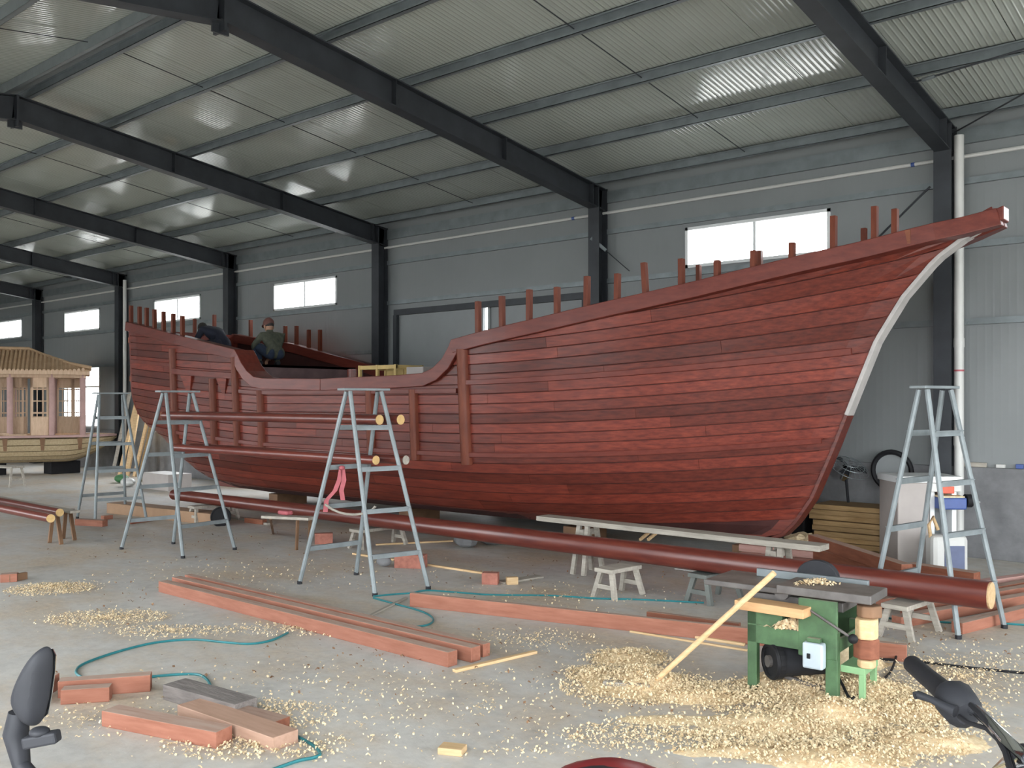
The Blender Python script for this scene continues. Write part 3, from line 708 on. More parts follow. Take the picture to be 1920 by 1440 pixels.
single(MB().tube([GD(x, y, d) for x, y, d in [(610, 946, 8.9), (617, 951, 8.87), (625, 956, 8.85), (637, 961, 8.83), (650, 964, 8.8), (665, 965, 8.8), (680, 963, 8.8), (692, 959, 8.77), (700, 954, 8.75), (704, 949, 8.75)]], .012, 8), 'grey_rope', M_GREYW, 'grey rope slung low across the middle ladder', 'rope', smooth=True)

# ------------------------------------------------------------------ long masts beside the ship
def mast(p, q, r1, r2, lab, m=M_POLE):
    P = thing('mast_timber', lab, 'timber', (Vector(p) + Vector(q)) / 2, 'long red mast timbers beside the ship'); p, q = Vector(p), Vector(q); d = (q - p).normalized()
    N = 12; mb = MB(); prev = None
    side = Vector((0, 0, 1)).cross(d).normalized(); up = d.cross(side)
    for i in range(25):
        t = i / 24; r = r1 + (r2 - r1) * t; c = p + (q - p) * t; row = len(mb.v)
        for k in range(16):
            a = 2 * math.pi * k / 16; e = .75 if t > .5 else 1.0
            ca, sa = math.cos(a), math.sin(a); mb.v.append(c + side * r * math.copysign(abs(ca) ** e, ca) + up * r * math.copysign(abs(sa) ** e, sa))
        if prev is not None:
            for k in range(16): mb.f.append((prev + k, prev + (k + 1) % 16, row + (k + 1) % 16, row + k))
        prev = row
    mb.f.append(tuple(range(16))); mb.f.append(tuple(prev + k for k in range(16)))
    mb.build('mast_shaft', m, P, True)
    MB().disc(q + d * .006, d, r2 * .95, .012, 16).build('cut_end', M_RAW, P); MB().disc(p - d * .006, d, r1 * .95, .012, 16).build('cut_end', M_KNEE, P)
    return P
mast((-13.05, 7.36, .34), (-1.78, 7.25, .375), .08, .1, 'long thick red mast timber lying in front of the ship, pale square end at right')
mast((-12.4, 7.5, .315), (-3.4, 7.46, .325), .06, .065, 'second long red timber lying close behind the front mast')

# ------------------------------------------------------------------ stools, trestles, benches
def stool(c, yaw, w, dp, h, lab, m=M_GREYW, cat='stool', grp=None, name='wooden_stool', splay=.06, apron=True):
    c = Vector(c); u = Vector((math.cos(yaw), math.sin(yaw), 0)); v = Vector((-u.y, u.x, 0)); S = thing(name, lab, cat, c, grp)
    MB().bar(c - u * w / 2 + Vector((0, 0, h - .018)), c + u * w / 2 + Vector((0, 0, h - .018)), dp, .036).build('seat_board', m, S, bevel=.004)
    for a in (-1, 1):
        for b in (-1, 1):
            t = c + u * a * (w / 2 - .05) + v * b * (dp / 2 - .035) + Vector((0, 0, h - .036)); f = c + u * a * (w / 2 - .02) + v * b * (dp / 2 - .035 + splay)
            MB().bar(f, t, .04, .04, (0, 1, 0)).build('leg', m, S)
        f0 = c + u * a * (w / 2 - .03) - v * (dp / 2 - .01) + Vector((0, 0, h * .38)); f1 = c + u * a * (w / 2 - .03) + v * (dp / 2 - .01) + Vector((0, 0, h * .38))
        MB().bar(f0, f1, .025, .04).build('stretcher', m, S)
    return S
stool(G(1145, 1120) + Vector((0, .12, 0)), 1.45, .42, .2, .262, 'grey sawhorse stool standing just in front of the mast timber', cat='stool', grp='sawhorse stools')
stool((-4.05, 7.42, 0), 1.45, .5, .2, .258, 'dark grey sawhorse stool right beneath the mast timber', mat('dark_grey_painted_wood', (.12, .13, .12), .7, 0, .2, 5), grp='sawhorse stools')
stool((-8.6, 7.5, 0), 1.5, .7, .2, .235, 'sawhorse stool under the left half of the mast timbers', grp='sawhorse stools')
stool((-12.2, 7.5, 0), 1.5, .7, .2, .245, 'sawhorse stool under the far left end of the mast timbers', grp='sawhorse stools')
stool((-2.35, 7.3, 0), 1.45, .5, .2, .255, 'sawhorse stool under the right end of the mast timber, behind the saw bench', grp='sawhorse stools')
# plank bench in front of the bow
pb = thing('plank_bench', 'long grey plank on wooden trestle legs in front of the bow', 'bench', G(1290, 1100))
a, b = G(1028, 973, .5), G(1555, 1030, .5); dv = (b - a).normalized(); sv = Vector((0, 0, 1)).cross(dv)
o = beam(a - sv * .1, b - sv * .1, .2, .05, 'plank_top', M_GREYW, None, None, parent=pb, near=False)
for px_, py_ in ((1102, 982), (1460, 1020)):
    c = G(px_, py_, .5)
    for s in (-1, 1):
        for k in (-1, 1): MB().bar(c + sv * s * .16 + dv * k * .07 - Vector((0, 0, .5)), c + sv * s * .07 + dv * k * .05, .045, .035, (0, 1, 0)).build('leg', M_GREYW, pb)
    MB().bar(c - sv * .11 - Vector((0, 0, .08)), c + sv * .11 - Vector((0, 0, .08)), .05, .06).build('cross_bar', M_GREYW, pb)
for px_ in (1200, 1215): MB().bar(G(px_, 1012, .4), G(px_ + 25, 992, .48), .02, .025).build('brace', M_RAW, pb)
# low bench at left with red poles
lt = thing('trestle', 'small dark trestle at the left edge holding two red poles', 'trestle', G(100, 1015))
c = G(103, 1012)
for s in (-1, 1):
    MB().bar(G(93, 1018) if s < 0 else G(115, 1021), c + RT * .03 * s + Vector((0, 0, .3)), .04, .04, (0, 1, 0)).build('leg', M_KNEE, lt)
    MB().bar((G(93, 1018) if s < 0 else G(115, 1021)) + FW * .35, c + FW * .35 + RT * .03 * s + Vector((0, 0, .3)), .04, .04, (0, 1, 0)).build('leg', M_KNEE, lt)
MB().bar(c + Vector((0, 0, .32)) - FW * .06, c + Vector((0, 0, .32)) + FW * .45, .08, .04).build('cross_bar', M_KNEE, lt)
dl = Vector((-1, .02, 0))
p = G(95, 972, .39); pole(p + dl * 3.4, p, .05, 'red pole resting on the left trestle, front one with pale cut end', grp='red poles on the left trestle')
p = G(112, 961, .39); pole(p + dl * 3.4, p, .05, 'red pole resting on the left trestle, behind the front pole', grp='red poles on the left trestle')
p = G(132, 963, .36); beam(p + dl * 3.6, p, .12, .03, 'grey_board', M_GREYW, 'grey board lying behind the two red poles at left', 'board')
tr2 = stool(G(5, 912), .3, .9, .3, .42, 'small far trestle with a grey top at the left picture edge', cat='trestle', name='trestle')
# slim stool with a board near the middle ladder
sb = thing('board_stand', 'thin-legged stand with a short weathered board left of the middle ladder', 'stand', G(540, 1030))
a, b = G(497, 968, .42), G(585, 972, .42); MB().bar(a, b, .16, .03).build('top_board', M_GREYW, sb)
for px_, f in ((556, 0), (574, .15)): MB().bar(G(px_, 1031) + FW * f, G(px_ + 2, 975, .4) + FW * f, .028, .028, (0, 1, 0)).build('leg', M_KNEE, sb)
MB().bar(G(505, 1005) + FW * .2, G(507, 972, .4), .028, .028, (0, 1, 0)).build('leg', M_KNEE, sb)
single(MB().box((-.09, -.05, 0), (.09, .05, .05)), 'pink_cloth', M_PINKR, 'small pink rag lying on the thin-legged board stand', 'rag', bevel=.02).location = G(535, 965, .437)

# ------------------------------------------------------------------ loose timbers on the floor
def fb(p0, p1, w, h, lab, m=M_TIMB, name='sawn_timber', cat='timber', grp='loose timbers on the floor', z=0, z1=None):
    return beam(G(*p0, z), G(*p1, z if z1 is None else z1), w, h, name, m, lab, cat, grp)
fb((297, 1110), (840, 1252), .09, .1, 'front one of three long square red timbers on the open floor')
fb((322, 1102), (884, 1243), .09, .1, 'middle one of three long square red timbers on the open floor')
fb((346, 1095), (906, 1233), .07, .09, 'rear one of three long square red timbers on the open floor')
fb((768, 1137), (1700, 1242), .05, .115, 'very long salmon red board standing on edge behind the saw')
fb((1212, 1168), (1385, 1192), .05, .09, 'short pointed brown offcut lying behind the long salmon board', M_TIMB2)
fb((1170, 1176), (1395, 1212), .03, .02, 'thin pale lath lying against the long salmon board', M_RAW, 'thin_lath', 'lath')
fb((1180, 1186), (1400, 1222), .02, .015, 'second thin pale lath in front of the long salmon board', M_RAW, 'thin_lath', 'lath')
fb((855, 1262), (1008, 1226), .04, .02, 'pale yellow lath on the floor at the end of the three timbers', M_RAW, 'thin_lath', 'lath')
fb((660, 1040), (905, 1077), .035, .02, 'thin yellow lath on the floor beneath the middle ladder', M_RAW, 'thin_lath', 'lath')
fb((705, 1023), (850, 1016), .035, .02, 'thin yellow lath lying below the mast timber behind the middle ladder', M_RAW, 'thin_lath', 'lath')
fb((690, 1160), (765, 1122), .03, .015, 'pair-like thin grey lath lying left of the long salmon board', M_GREYW, 'thin_lath', 'lath')
# lower-left group
fb((113, 1322), (205, 1316), .09, .085, 'short red block with pale edges in the lower left, in front of a longer one')
fb((108, 1310), (282, 1297), .09, .1, 'longer red block lying behind the short one in the lower left')
fb((60, 1325), (112, 1292), .06, .1, 'short red offcut right beside the black mirror')
fb((190, 1362), (405, 1405), .12, .085, 'single red timber with a rounded end in the lower left')
fb((332, 1345), (512, 1410), .16, .07, 'wide pale brown board lying askew at lower left', mat('pale_brown_board', (.36, .22, .155), .7, 0, .15, 4, (1, 8, 8), .1, 6, 0, (.45, .285, .21)))
fb((420, 1350), (512, 1376), .12, .06, 'narrow brown board partly under the grey weathered plank', M_TIMB2)
fb((305, 1312), (440, 1352), .16, .09, 'rough dark grey weathered plank on the lower left floor', mat('rough_grey_wood', (.17, .15, .14), .9, 0, .3, 6, (1, 6, 6), .5, 12))
fb((820, 1415), (865, 1420), .09, .035, 'small pale wood block alone on the foreground floor', M_RAW, 'wood_block', 'wood block')
fb((0, 1093), (32, 1091), .1, .08, 'pinkish timber end poking in at the left edge')
fb((18, 1092), (52, 1086), .04, .07, 'small dark offcut beside the pinkish timber end at the left edge', M_KNEE, 'wood_block', 'wood block')
# far-left clutter
fb((200, 962), (395, 985), .3, .16, 'low brown box-like board stack behind the left ladders', mat('cardboard_brown', (.3, .185, .11), .8, 0, .15, 3), 'board_stack', 'boards')
fb((140, 985), (192, 988), .1, .09, 'pink wood block by the feet of the farthest ladder', M_TIMB, 'wood_block', 'wood block')
fb((195, 975), (212, 973), .08, .06, 'small orange-brown block right of the pink one by the farthest ladder', M_TIMB, 'wood_block', 'wood block')
fb((246, 983), (285, 977), .1, .05, 'dark red plank end under the far ladder', M_TIMB2, 'wood_block', 'wood block')
fb((458, 980), (492, 984), .08, .07, 'red-brown block under the left end of the mast timber', M_TIMB2, 'wood_block', 'wood block')
fb((425, 970), (500, 985), .1, .03, 'flat grey plank scrap under the left end of the mast', M_GREYW, 'grey_board', 'board')
fb((590, 1021), (624, 1020), .1, .13, 'red brick block left of the middle ladder', M_BRICK, 'brick_block', 'brick')
fb((739, 1065), (795, 1067), .13, .14, 'large dull red block behind the middle ladder', M_BRICK, 'brick_block', 'brick')
fb((903, 1096), (933, 1097), .1, .11, 'upright red brick in front of the mast timber', M_BRICK, 'brick_block', 'brick')
fb((951, 1097), (972, 1096), .06, .07, 'small yellow wood block right of the upright brick', M_RAW, 'wood_block', 'wood block')
single(MB().ell((0, 0, .045), .09, .07, .055), 'stone_lump', M_PLINTH, 'small pale stone lump left of the dull red block', 'stone', smooth=True).location = G(720, 1062, .01)
fb((945, 1096), (1020, 1084), .12, .02, 'thin grey-brown board scrap right of the upright brick', M_GREYW, 'grey_board', 'board')
for q, lab in (((870, 1035), 'dark rubble lump under the mast timber, left of the stool'), ((925, 1030), 'grey rubble lump under the mast timber, nearest the stool'), ((800, 1008), 'dark rubble lump under the mast timber behind the middle ladder')):
    p = G(*q) + FW * .35; mb = MB()
    mb.ell((0, 0, .06), .2, .12, .085, 9, 6); o = single(mb, 'rubble_lump', M_PLINTH, lab, 'rubble'); o.location = p; o.rotation_euler = (0, 0, q[0])
bk = thing('black_bucket', 'black plastic tub tipped over behind the left ladder foot', 'tub', G(405, 985))
c = G(405, 985); MB().tube([c + Vector((-.1, .1, .13)), c + Vector((.12, 0, .13))], [.1, .13], 16).build('tub_body', M_BLACK, bk, True); MB().torus(c + Vector((.12, 0, .13)), (.9, -.4, 0), .13, .012).build('tub_rim', M_BLACK, bk, True)
# right-hand timber piles
RB = [((1520, 1052), (1692, 1095), .09, .1, .22, 'uppermost long red beam of the pile right of the bow'), ]
beam(G(1515, 1022, .28), G(1690, 1083, .28), .1, .11, 'sawn_timber', M_TIMB2, 'uppermost red beam of the pile right of the bow foot', 'timber', 'piled timbers right of the bow')
beam(G(1500, 1040, .17), G(1690, 1100, .17), .13, .11, 'sawn_timber', M_TIMB2, 'second red beam of the pile, right under the uppermost one', 'timber', 'piled timbers right of the bow')
beam(G(1490, 1068, .0), G(1685, 1128, .0), .16, .165, 'sawn_timber', M_TIMB2, 'third red beam at the bottom of the pile right of the bow foot', 'timber', 'piled timbers right of the bow')
beam(G(1700, 1078, .12), G(1826, 1098, .12), .12, .11, 'sawn_timber', M_TIMB2, 'orange-brown beam end standing right of the pile behind the ladder', 'timber', 'piled timbers right of the bow')
beam(G(1705, 1102, .0), G(1815, 1118, .0), .2, .12, 'sawn_timber', M_TIMB2, 'brown beam under the orange-brown beam end behind the ladder', 'timber', 'piled timbers right of the bow')
M_PINKT = mat('pale_pink_dusty_timber', (.40, .22, .19), .75, 0, .15, 4, (1, 8, 8), .1, 6, 0, (.52, .32, .285))
beam(G(1380, 1050, .1), G(1618, 1078, .1), .16, .07, 'sawn_timber', M_PINKT, 'front pale pink dusty board lying behind the mast timber, above the saw', 'timber', 'pale boards behind the saw')
beam(G(1385, 1033, .17), G(1660, 1062, .17), .14, .07, 'sawn_timber', M_PINKT, 'rear pale pink dusty board lying behind the front one, above the saw', 'timber', 'pale boards behind the saw')
beam(G(1630, 1100, .0), G(1700, 1112, .0), .12, .09, 'sawn_timber', M_PINKT, 'short pink beam end left of the right ladder', 'timber', 'pale boards behind the saw')
for i, (p0, p1, m_, lab) in enumerate((((1805, 1190), (1960, 1150), M_TIMB, 'nearest red floor timber, pointing at the right ladder foot'), ((1690, 1178), (1960, 1128), M_TIMB, 'second red floor timber from the front at far right'), ((1705, 1158), (1960, 1112), M_TIMB, 'third red floor timber from the front at far right'),
        ((1600, 1148), (1695, 1138), M_TIMB, 'short red floor timber directly right of the saw table'), ((1740, 1122), (1960, 1090), M_PINKT, 'fourth floor timber at far right, paler and dusty'), ((1770, 1137), (1980, 1098), M_TIMB2, 'rear red floor timber at far right under the ladder'))):
    beam(G(*p0), G(*p1), .09, .085, 'sawn_timber', m_, lab, 'timber', 'red timbers on the right floor')

for i, (u, lab) in enumerate(((.2, 'left sleeper under the pale pink boards'), (.85, 'right sleeper under the pale pink boards'))):
    p = G(1380, 1050, .1).lerp(G(1618, 1078, .1), u); q = G(1385, 1033, .17).lerp(G(1660, 1062, .17), u)
    single(MB().box((p.x - .05, p.y - .02, 0), (p.x + .05, p.y + .18, .1)), 'sleeper', M_GREYW, lab + ', under the front one', 'timber block'); single(MB().box((q.x - .05, q.y, 0), (q.x + .05, q.y + .16, .17)), 'sleeper', M_GREYW, lab + ', under the rear one', 'timber block')
# ------------------------------------------------------------------ green saw and planer bench
P1, P2 = G(1407, 1293), G(1562, 1322); U = Vector((1, .06, 0)).normalized(); V = Vector((-U.y, U.x, 0))
saw = thing('saw_bench', 'green cast saw and planer bench with dark iron tables and a grey switch box', 'saw bench', P1)
def S(u, v, z): return P1 + U * u + V * v + Vector((0, 0, z))
LW = (P2 - P1).dot(U)
def sbox(u0, u1, v0, v1, z0, z1, name, m, bevel=.004, par=None):
    pts = [S(u, v, z) for z in (z0, z1) for u, v in ((u0, v0), (u1, v0), (u1, v1), (u0, v1))]
    return MB().add(pts, [(0, 3, 2, 1), (4, 5, 6, 7), (0, 1, 5, 4), (1, 2, 6, 5), (2, 3, 7, 6), (3, 0, 4, 7)]).build(name, m, par or saw, bevel=bevel)
sbox(-.02, .04, 0, .05, 0, .5, 'leg', M_GREEN); sbox(LW - .04, LW + .03, 0, .05, 0, .42, 'leg', M_GREEN)
sbox(-.02, .04, .42, .47, 0, .5, 'leg', M_GREEN); sbox(LW - .04, LW + .03, .42, .47, 0, .42, 'leg', M_GREEN)
sbox(-.02, LW + .03, 0, .012, .29, .40, 'front_panel', M_GREEN); sbox(-.02, .2, 0, .012, .40, .50, 'front_panel_upper', M_GREEN)
sbox(LW - .2, LW + .03, -.005, .02, .26, .60, 'end_housing', M_GREEN, .008)
sbox(-.02, LW + .03, .455, .47, .29, .5, 'rear_panel', M_GREEN)
sbox(LW + .015, LW + .03, .02, .45, .3, .38, 'side_panel', M_GREEN); sbox(-.02, -.005, .02, .45, .3, .5, 'side_panel', M_GREEN)
sbox(-.02, LW + .03, .1, .36, .52, .575, 'bed_casting', M_IRON)
sbox(-.32, .16, .03, .44, .595, .63, 'rear_table', M_IRON, .006); sbox(.17, .72, -.02, .3, .61, .66, 'front_table', M_IRON, .006)
sbox(-.1, .6, .33, .36, .63, .68, 'rip_fence', M_GALV, .004)
MB().tube([S(.17, .06, .6), S(.17, .40, .6)], .045, 14).build('cutter_drum', M_IRON, saw, True)
c = S(.28, .36, .66); mb = MB(); pts = [c + U * (.13 * math.cos(math.pi * k / 14)) + Vector((0, 0, .105 * math.sin(math.pi * k / 14))) for k in range(15)]
mb.prism(pts, V * .05).build('blade_guard', M_DARKG, saw, bevel=.006)
sw = sbox(LW - .15, LW - .03, -.075, -.008, .21, .36, 'switch_box', mat('blue_grey_switch_box', (.42, .49, .54), .4, 0, .08, 6), .012)
sbox(LW - .13, LW - .05, -.06, -.02, .36, .385, 'switch_cap', M_GREEN, .006, sw); sbox(LW - .12, LW - .1, -.085, -.075, .27, .3, 'switch_button', M_BLACK, .003, sw)
mo = MB().tube([S(.15, .05, .19), S(.36, .3, .19)], .095, 20).build('motor_body', M_DARKG, saw, True)
MB().disc(S(.135, .035, .19), U * .64 + V * .76, .11, .05, 24).build('drive_pulley', M_BLACK, mo); MB().torus(S(.125, .022, .19), U * .64 + V * .76, .095, .018, 24, 6).build('pulley_groove', M_BLACK, mo, True)
MB().disc(S(.115, .012, .19), U * .64 + V * .76, .035, .03, 14).build('pulley_hub', M_IRON, mo)
MB().bar(S(.18, .1, .09), S(.42, .12, .05), .03, .02).build('motor_rail', M_IRON, saw)
sbox(.40, .44, .02, .06, .2, .42, 'motor_bracket', M_GREEN)
MB().tube([S(.36, -.01, .54), S(.62, -.05, .42)], .008, 6).build('adjusting_rod', M_IRON, saw); MB().ell(S(.63, -.05, .415), .028, .028, .028).build('rod_knob', M_BLACK, saw, True)
st = sbox(LW + .03, LW + .17, .05, .3, .19, .23, 'side_step', mat('pale_green_paint', (.2, .36, .18), .5, 0, .15, 6)); 
for v in (.06, .27): sbox(LW + .13, LW + .165, v, v + .03, 0, .19, 'side_step_leg', MATS['pale_green_paint'])
for k, (z, w_) in enumerate(((.45, .16), (.36, .2), (.28, .18))):
    pass
wb = beam(S(-.06, -.1, .50), S(.37, -.12, .50), .14, .055, 'wood_block', M_RAW, 'thick pale orange wood block resting on the front of the saw bench', 'wood block')
wb.data.materials[0] = mat('fresh_orange_wood', (.5, .27, .12), .7, 0, .15, 4, (1, 8, 8), .1, 6, 0, (.62, .39, .2))
for k, (u, v, z, s, lab) in enumerate(((.66, .14, .52, .07, 'dark offcut wedged under the planer table'), (.66, .1, .44, .075, 'pale chunky offcut stacked at the right of the saw bench, topmost'), (.65, .12, .34, .07, 'brown offcut in the middle of the stack right of the saw bench'), (.66, .1, .265, .06, 'pale offcut at the bottom of the stack right of the saw bench'))):
    m_ = (M_KNEE, M_RAW, M_TIMB2, M_RAW)[k]; hh = (.07, .08, .08, .035)[k]; zb = (.51, .395, .275, .23)[k]; zt = (.58, .51, .395, .275)[k]
    mb = MB(); n = 7; rr = random.Random(k)
    ring = [(S(u + s * math.cos(2 * math.pi * i / n) * rr.uniform(.8, 1.15), v + s * 1.1 * math.sin(2 * math.pi * i / n) * rr.uniform(.8, 1.1), zb)) for i in range(n)]
    mb.prism(ring, (0, 0, zt - zb)); single(mb, 'wood_offcut', m_, lab, 'wood block', 'offcuts stacked at the saw bench', bevel=.01)
# shavings caught in the bench
def flakes(name, spots, lab, n_, size=(.012, .05), seed=1, m=M_SHAVE, base=None):
    rr = random.Random(seed); mb = MB(); tot = sum(s[-1] for s in spots)
    for sp in spots:
        c, rx, ry, hgt, wgt = sp
        for _ in range(int(n_ * wgt / tot)):
            r = math.sqrt(rr.random()) if rr.random() < .6 else abs(rr.gauss(0, .6)); a = rr.uniform(0, 2 * math.pi)
            if r > 1.9: continue
            p = Vector(c) + RT * rx * r * math.cos(a) + FW * ry * r * math.sin(a)
            z = (base.get(p.x, p.y) if base else 0) + hgt * max(0, 1 - r * r) * rr.random() + .003 + rr.random() * .012
            L_ = rr.uniform(*size); w = L_ * rr.uniform(.25, .6); yaw = rr.uniform(0, 6.28); u = Vector((math.cos(yaw), math.sin(yaw), rr.uniform(-.5, .5))) * L_ / 2; v = Vector((-math.sin(yaw), math.cos(yaw), rr.uniform(-.6, .6))) * w / 2
            p.z = z; k = Vector((0, 0, L_ * rr.uniform(.1, .45))); b = len(mb.v)
            mb.v += [p - u - v, p - u + v, p + k - v, p + k + v, p + u - v, p + u + v]; mb.f += [(b, b + 1, b + 3, b + 2), (b + 2, b + 3, b + 5, b + 4)]
    me = bpy.data.meshes.new(name); me.from_pydata(mb.v, [], mb.f); me.materials.append(m); o = bpy.data.objects.new(name, me); COL.objects.link(o); return tag(o, lab, 'shavings', kind='stuff')
def mound(name, parts, lab, x0, x1, y0, y1, st=.03, seed=0):
    # heap of shavings as one relief patch, sinking into the floor at its rim
    from mathutils import noise
    nx, ny = int((x1 - x0) / st), int((y1 - y0) / st); mb = MB(); idx = {}
    def hgt(x, y):
        h = 0
        for (c, rx, ry, hh) in parts:
            d = Vector((x - c.x, y - c.y, 0)); a = d.dot(RT) / rx; b = d.dot(FW) / ry; q = a * a + b * b
            h = max(h, hh * math.exp(-1.6 * q))
        n1 = noise.noise(Vector((x * 3.1, y * 3.1, seed))); n2 = noise.noise(Vector((x * 16, y * 16, seed + 3))); n3 = noise.noise(Vector((x * 40, y * 40, seed + 5)))
        return h * (1 + .5 * n1) + .012 * n2 * min(1, h * 40) + .01 * n3 * min(1, h * 40) - .014
    for i in range(nx + 1):
        for j in range(ny + 1):
            x, y = x0 + (x1 - x0) * i / nx, y0 + (y1 - y0) * j / ny; idx[i, j] = hgt(x, y)
    vid = {}
    def vv(i, j):
        if (i, j) not in vid: vid[i, j] = len(mb.v); mb.v.append(Vector((x0 + (x1 - x0) * i / nx, y0 + (y1 - y0) * j / ny, max(idx[i, j], -.01))))
        return vid[i, j]
    for i in range(nx):
        for j in range(ny):
            if max(idx[i, j], idx[i + 1, j], idx[i, j + 1], idx[i + 1, j + 1]) > -.002: mb.f.append((vv(i, j), vv(i + 1, j), vv(i + 1, j + 1), vv(i, j + 1)))
    me = bpy.data.meshes.new(name); me.from_pydata(mb.v, [], mb.f); me.materials.append(M_SHAVE); me.shade_smooth(); o = bpy.data.objects.new(name, me); COL.objects.link(o)
    class B:
        def get(s, x, y): return max(0, hgt(x, y))
    return tag(o, lab, 'shavings', kind='stuff'), B()
heaps = [(G(1200, 1285), .32, .26, .09), (G(1130, 1270), .18, .15, .06), (G(1180, 1235), .25, .2, .05), (G(1310, 1310), .35, .14, .06), (G(1440, 1285), .2, .15, .07), (G(1510, 1290), .3, .3, .09), (G(1560, 1345), .3, .2, .09), (G(1610, 1300), .3, .35, .12), (G(1600, 1240), .16, .18, .26),
         (G(1690, 1330), .3, .3, .05), (G(1460, 1360), .5, .2, .06), (G(1560, 1420), .5, .2, .05), (G(1740, 1390), .35, .2, .05), (G(1730, 1250), .35, .2, .03), (G(1260, 1350), .4, .12, .03), (G(1380, 1410), .5, .12, .03)]
_, HB = mound('shavings_heap', heaps, 'heap of pale yellow wood shavings around the green saw bench', -4.2, -.6, 3.6, 6.4)
h2 = [(G(95, 1105), .3, .2, .03), (G(60, 1130), .4, .15, .02), (G(180, 1160), .25, .1, .018)]
_, HB2 = mound('shavings_heap', h2, 'thin heap of yellow shavings on the floor near the left edge', -7.4, -4.8, 2.9, 4.9, .035, 9)
flakes('shavings_scatter', [(G(1200, 1290), .5, .35, .02, 5), (G(1430, 1310), .5, .35, .02, 6), (G(1600, 1330), .5, .5, .02, 7), (G(1560, 1400), .7, .3, .01, 6), (G(1700, 1330), .5, .5, .01, 4), (G(1800, 1270), .6, .5, .01, 1.5), (G(1300, 1380), .7, .25, .01, 3), (G(1180, 1235), .3, .25, .01, 2.5), (G(1130, 1265), .25, .2, .01, 2)],
       'loose curled wood shavings strewn around the green saw bench', 26000, (.008, .024), 3, base=HB)
flakes('shavings_scatter', [(G(95, 1105), .4, .3, .01, 4), (G(200, 1160), .5, .3, .01, 3), (G(320, 1185), .5, .2, .01, 1.5)], 'loose shavings strewn over the floor at the left edge', 5000, (.007, .02), 4, base=HB2)
flakes('shavings_scatter', [(G(560, 1180), .6, .25, .005, 2), (G(480, 1345), .45, .3, .01, 4), (G(480, 1400), .5, .2, .01, 3), (G(150, 1350), .6, .3, .0, 1), (G(1000, 1200), .5, .35, .0, 1.2), (G(900, 1330), 1.2, .5, 0, 1.2), (G(600, 1280), 1.4, .5, 0, 1.0), (G(1050, 1120), 1.2, .7, 0, 1.0), (G(1000, 1410), 1.2, .3, 0, .8), (G(500, 1080), 1.8, 1.0, 0, 1.2), (G(1560, 1180), 1.0, .8, 0, .8), (G(1840, 1230), .6, .5, 0, .8)],
       'sparse wood chips scattered across the concrete floor', 5200, (.007, .024), 5)
flakes('shavings_scatter', [(S(.35, .15, .66), .12, .05, .03, 2)], 'little pile of shavings lying on the planer table', 160, (.01, .03), 6).location.z = .655
flakes('shavings_scatter', [(S(.25, .02, .4), .1, .03, .05, 2)], 'shavings caught on the front of the saw bench', 260, (.015, .05), 8).location.z = .40
flakes('chip_scatter', [(G(700, 1230), 1.6, .9, 0, 2), (G(400, 1020), 2.0, 1.6, 0, 2), (G(1000, 1080), 2.0, 1.2, 0, 2), (G(1200, 1330), 1.6, .6, 0, 1), (G(1750, 1200), .8, .8, 0, .7), (G(250, 1120), 1.5, 1.0, 0, 1)], 'dark bark and offcut chips strewn thinly over the concrete floor', 650, (.008, .03), 12, M_KNEE)
# leaning stick and its board
single(MB().tube([G(1217, 1287, .01), GD(1452, 1074, 5.3)], .017, 10), 'wooden_stick', M_RAW, 'long pale wooden stick leaning against the saw bench', 'stick', smooth=True)
beam(G(1130, 1287, .02), G(1218, 1294, .02), .1, .03, 'scraper_board', M_GREYW, 'grey scraper board half buried in shavings at the foot of the stick', 'board')
# ------------------------------------------------------------------ hoses and cables
def cable(pts, r, m, name, lab, cat='cable', z=.008, dense=6):
    P = [G(x, y, z) if len(q) == 2 else G(q[0], q[1], q[2]) for q in pts for x, y in [q[:2]]]; out = []
    for i in range(len(P) - 1):
        p0, p1, p2, p3 = P[max(0, i - 1)], P[i], P[i + 1], P[min(len(P) - 1, i + 2)]
        for k in range(dense):
            t = k / dense; out.append(.5 * ((2 * p1) + (p2 - p0) * t + (2 * p0 - 5 * p1 + 4 * p2 - p3) * t * t + (3 * p1 - p0 - 3 * p2 + p3) * t ** 3))
    out.append(P[-1]); return single(MB().tube(out, r, 6), name, m, lab, cat, smooth=True)
cable([(540, 1186), (510, 1200), (470, 1207), (420, 1204), (360, 1199), (290, 1205), (220, 1222), (160, 1243), (143, 1257), (150, 1268), (180, 1276), (230, 1276), (300, 1267), (365, 1264), (388, 1274), (400, 1295), (425, 1315), (445, 1326)], .0085, M_HOSE, 'garden_hose', 'thin teal hose looping over the floor in the lower left', 'hose')
cable([(512, 1366), (550, 1378), (585, 1396), (600, 1412), (590, 1420), (560, 1426), (520, 1440), (480, 1455)], .0085, M_HOSE, 'garden_hose', 'short teal hose end curling at the bottom edge left of centre', 'hose')
cable([(700, 1121), (740, 1132), (790, 1146), (812, 1160), (800, 1172), (750, 1177)], .008, M_HOSE, 'garden_hose', 'teal hose loop running from the middle ladder foot', 'hose')
cable([(700, 1118), (740, 1114), (770, 1112), (800, 1107), (850, 1110), (920, 1115), (1010, 1116), (1060, 1118), (1120, 1122), (1200, 1124), (1320, 1130)], .008, M_HOSE, 'garden_hose', 'teal hose stretched straight behind the long salmon board', 'hose')
cable([(1600, 1155), (1680, 1160), (1780, 1167), (1860, 1168), (1930, 1172)], .008, M_HOSE, 'garden_hose', 'teal hose running past the right ladder feet', 'hose')
cable([(1640, 1236), (1700, 1238), (1760, 1245), (1820, 1252), (1920, 1262), (1960, 1266)], .009, M_BLACK, 'power_cable', 'black power cable lying across the floor at right')
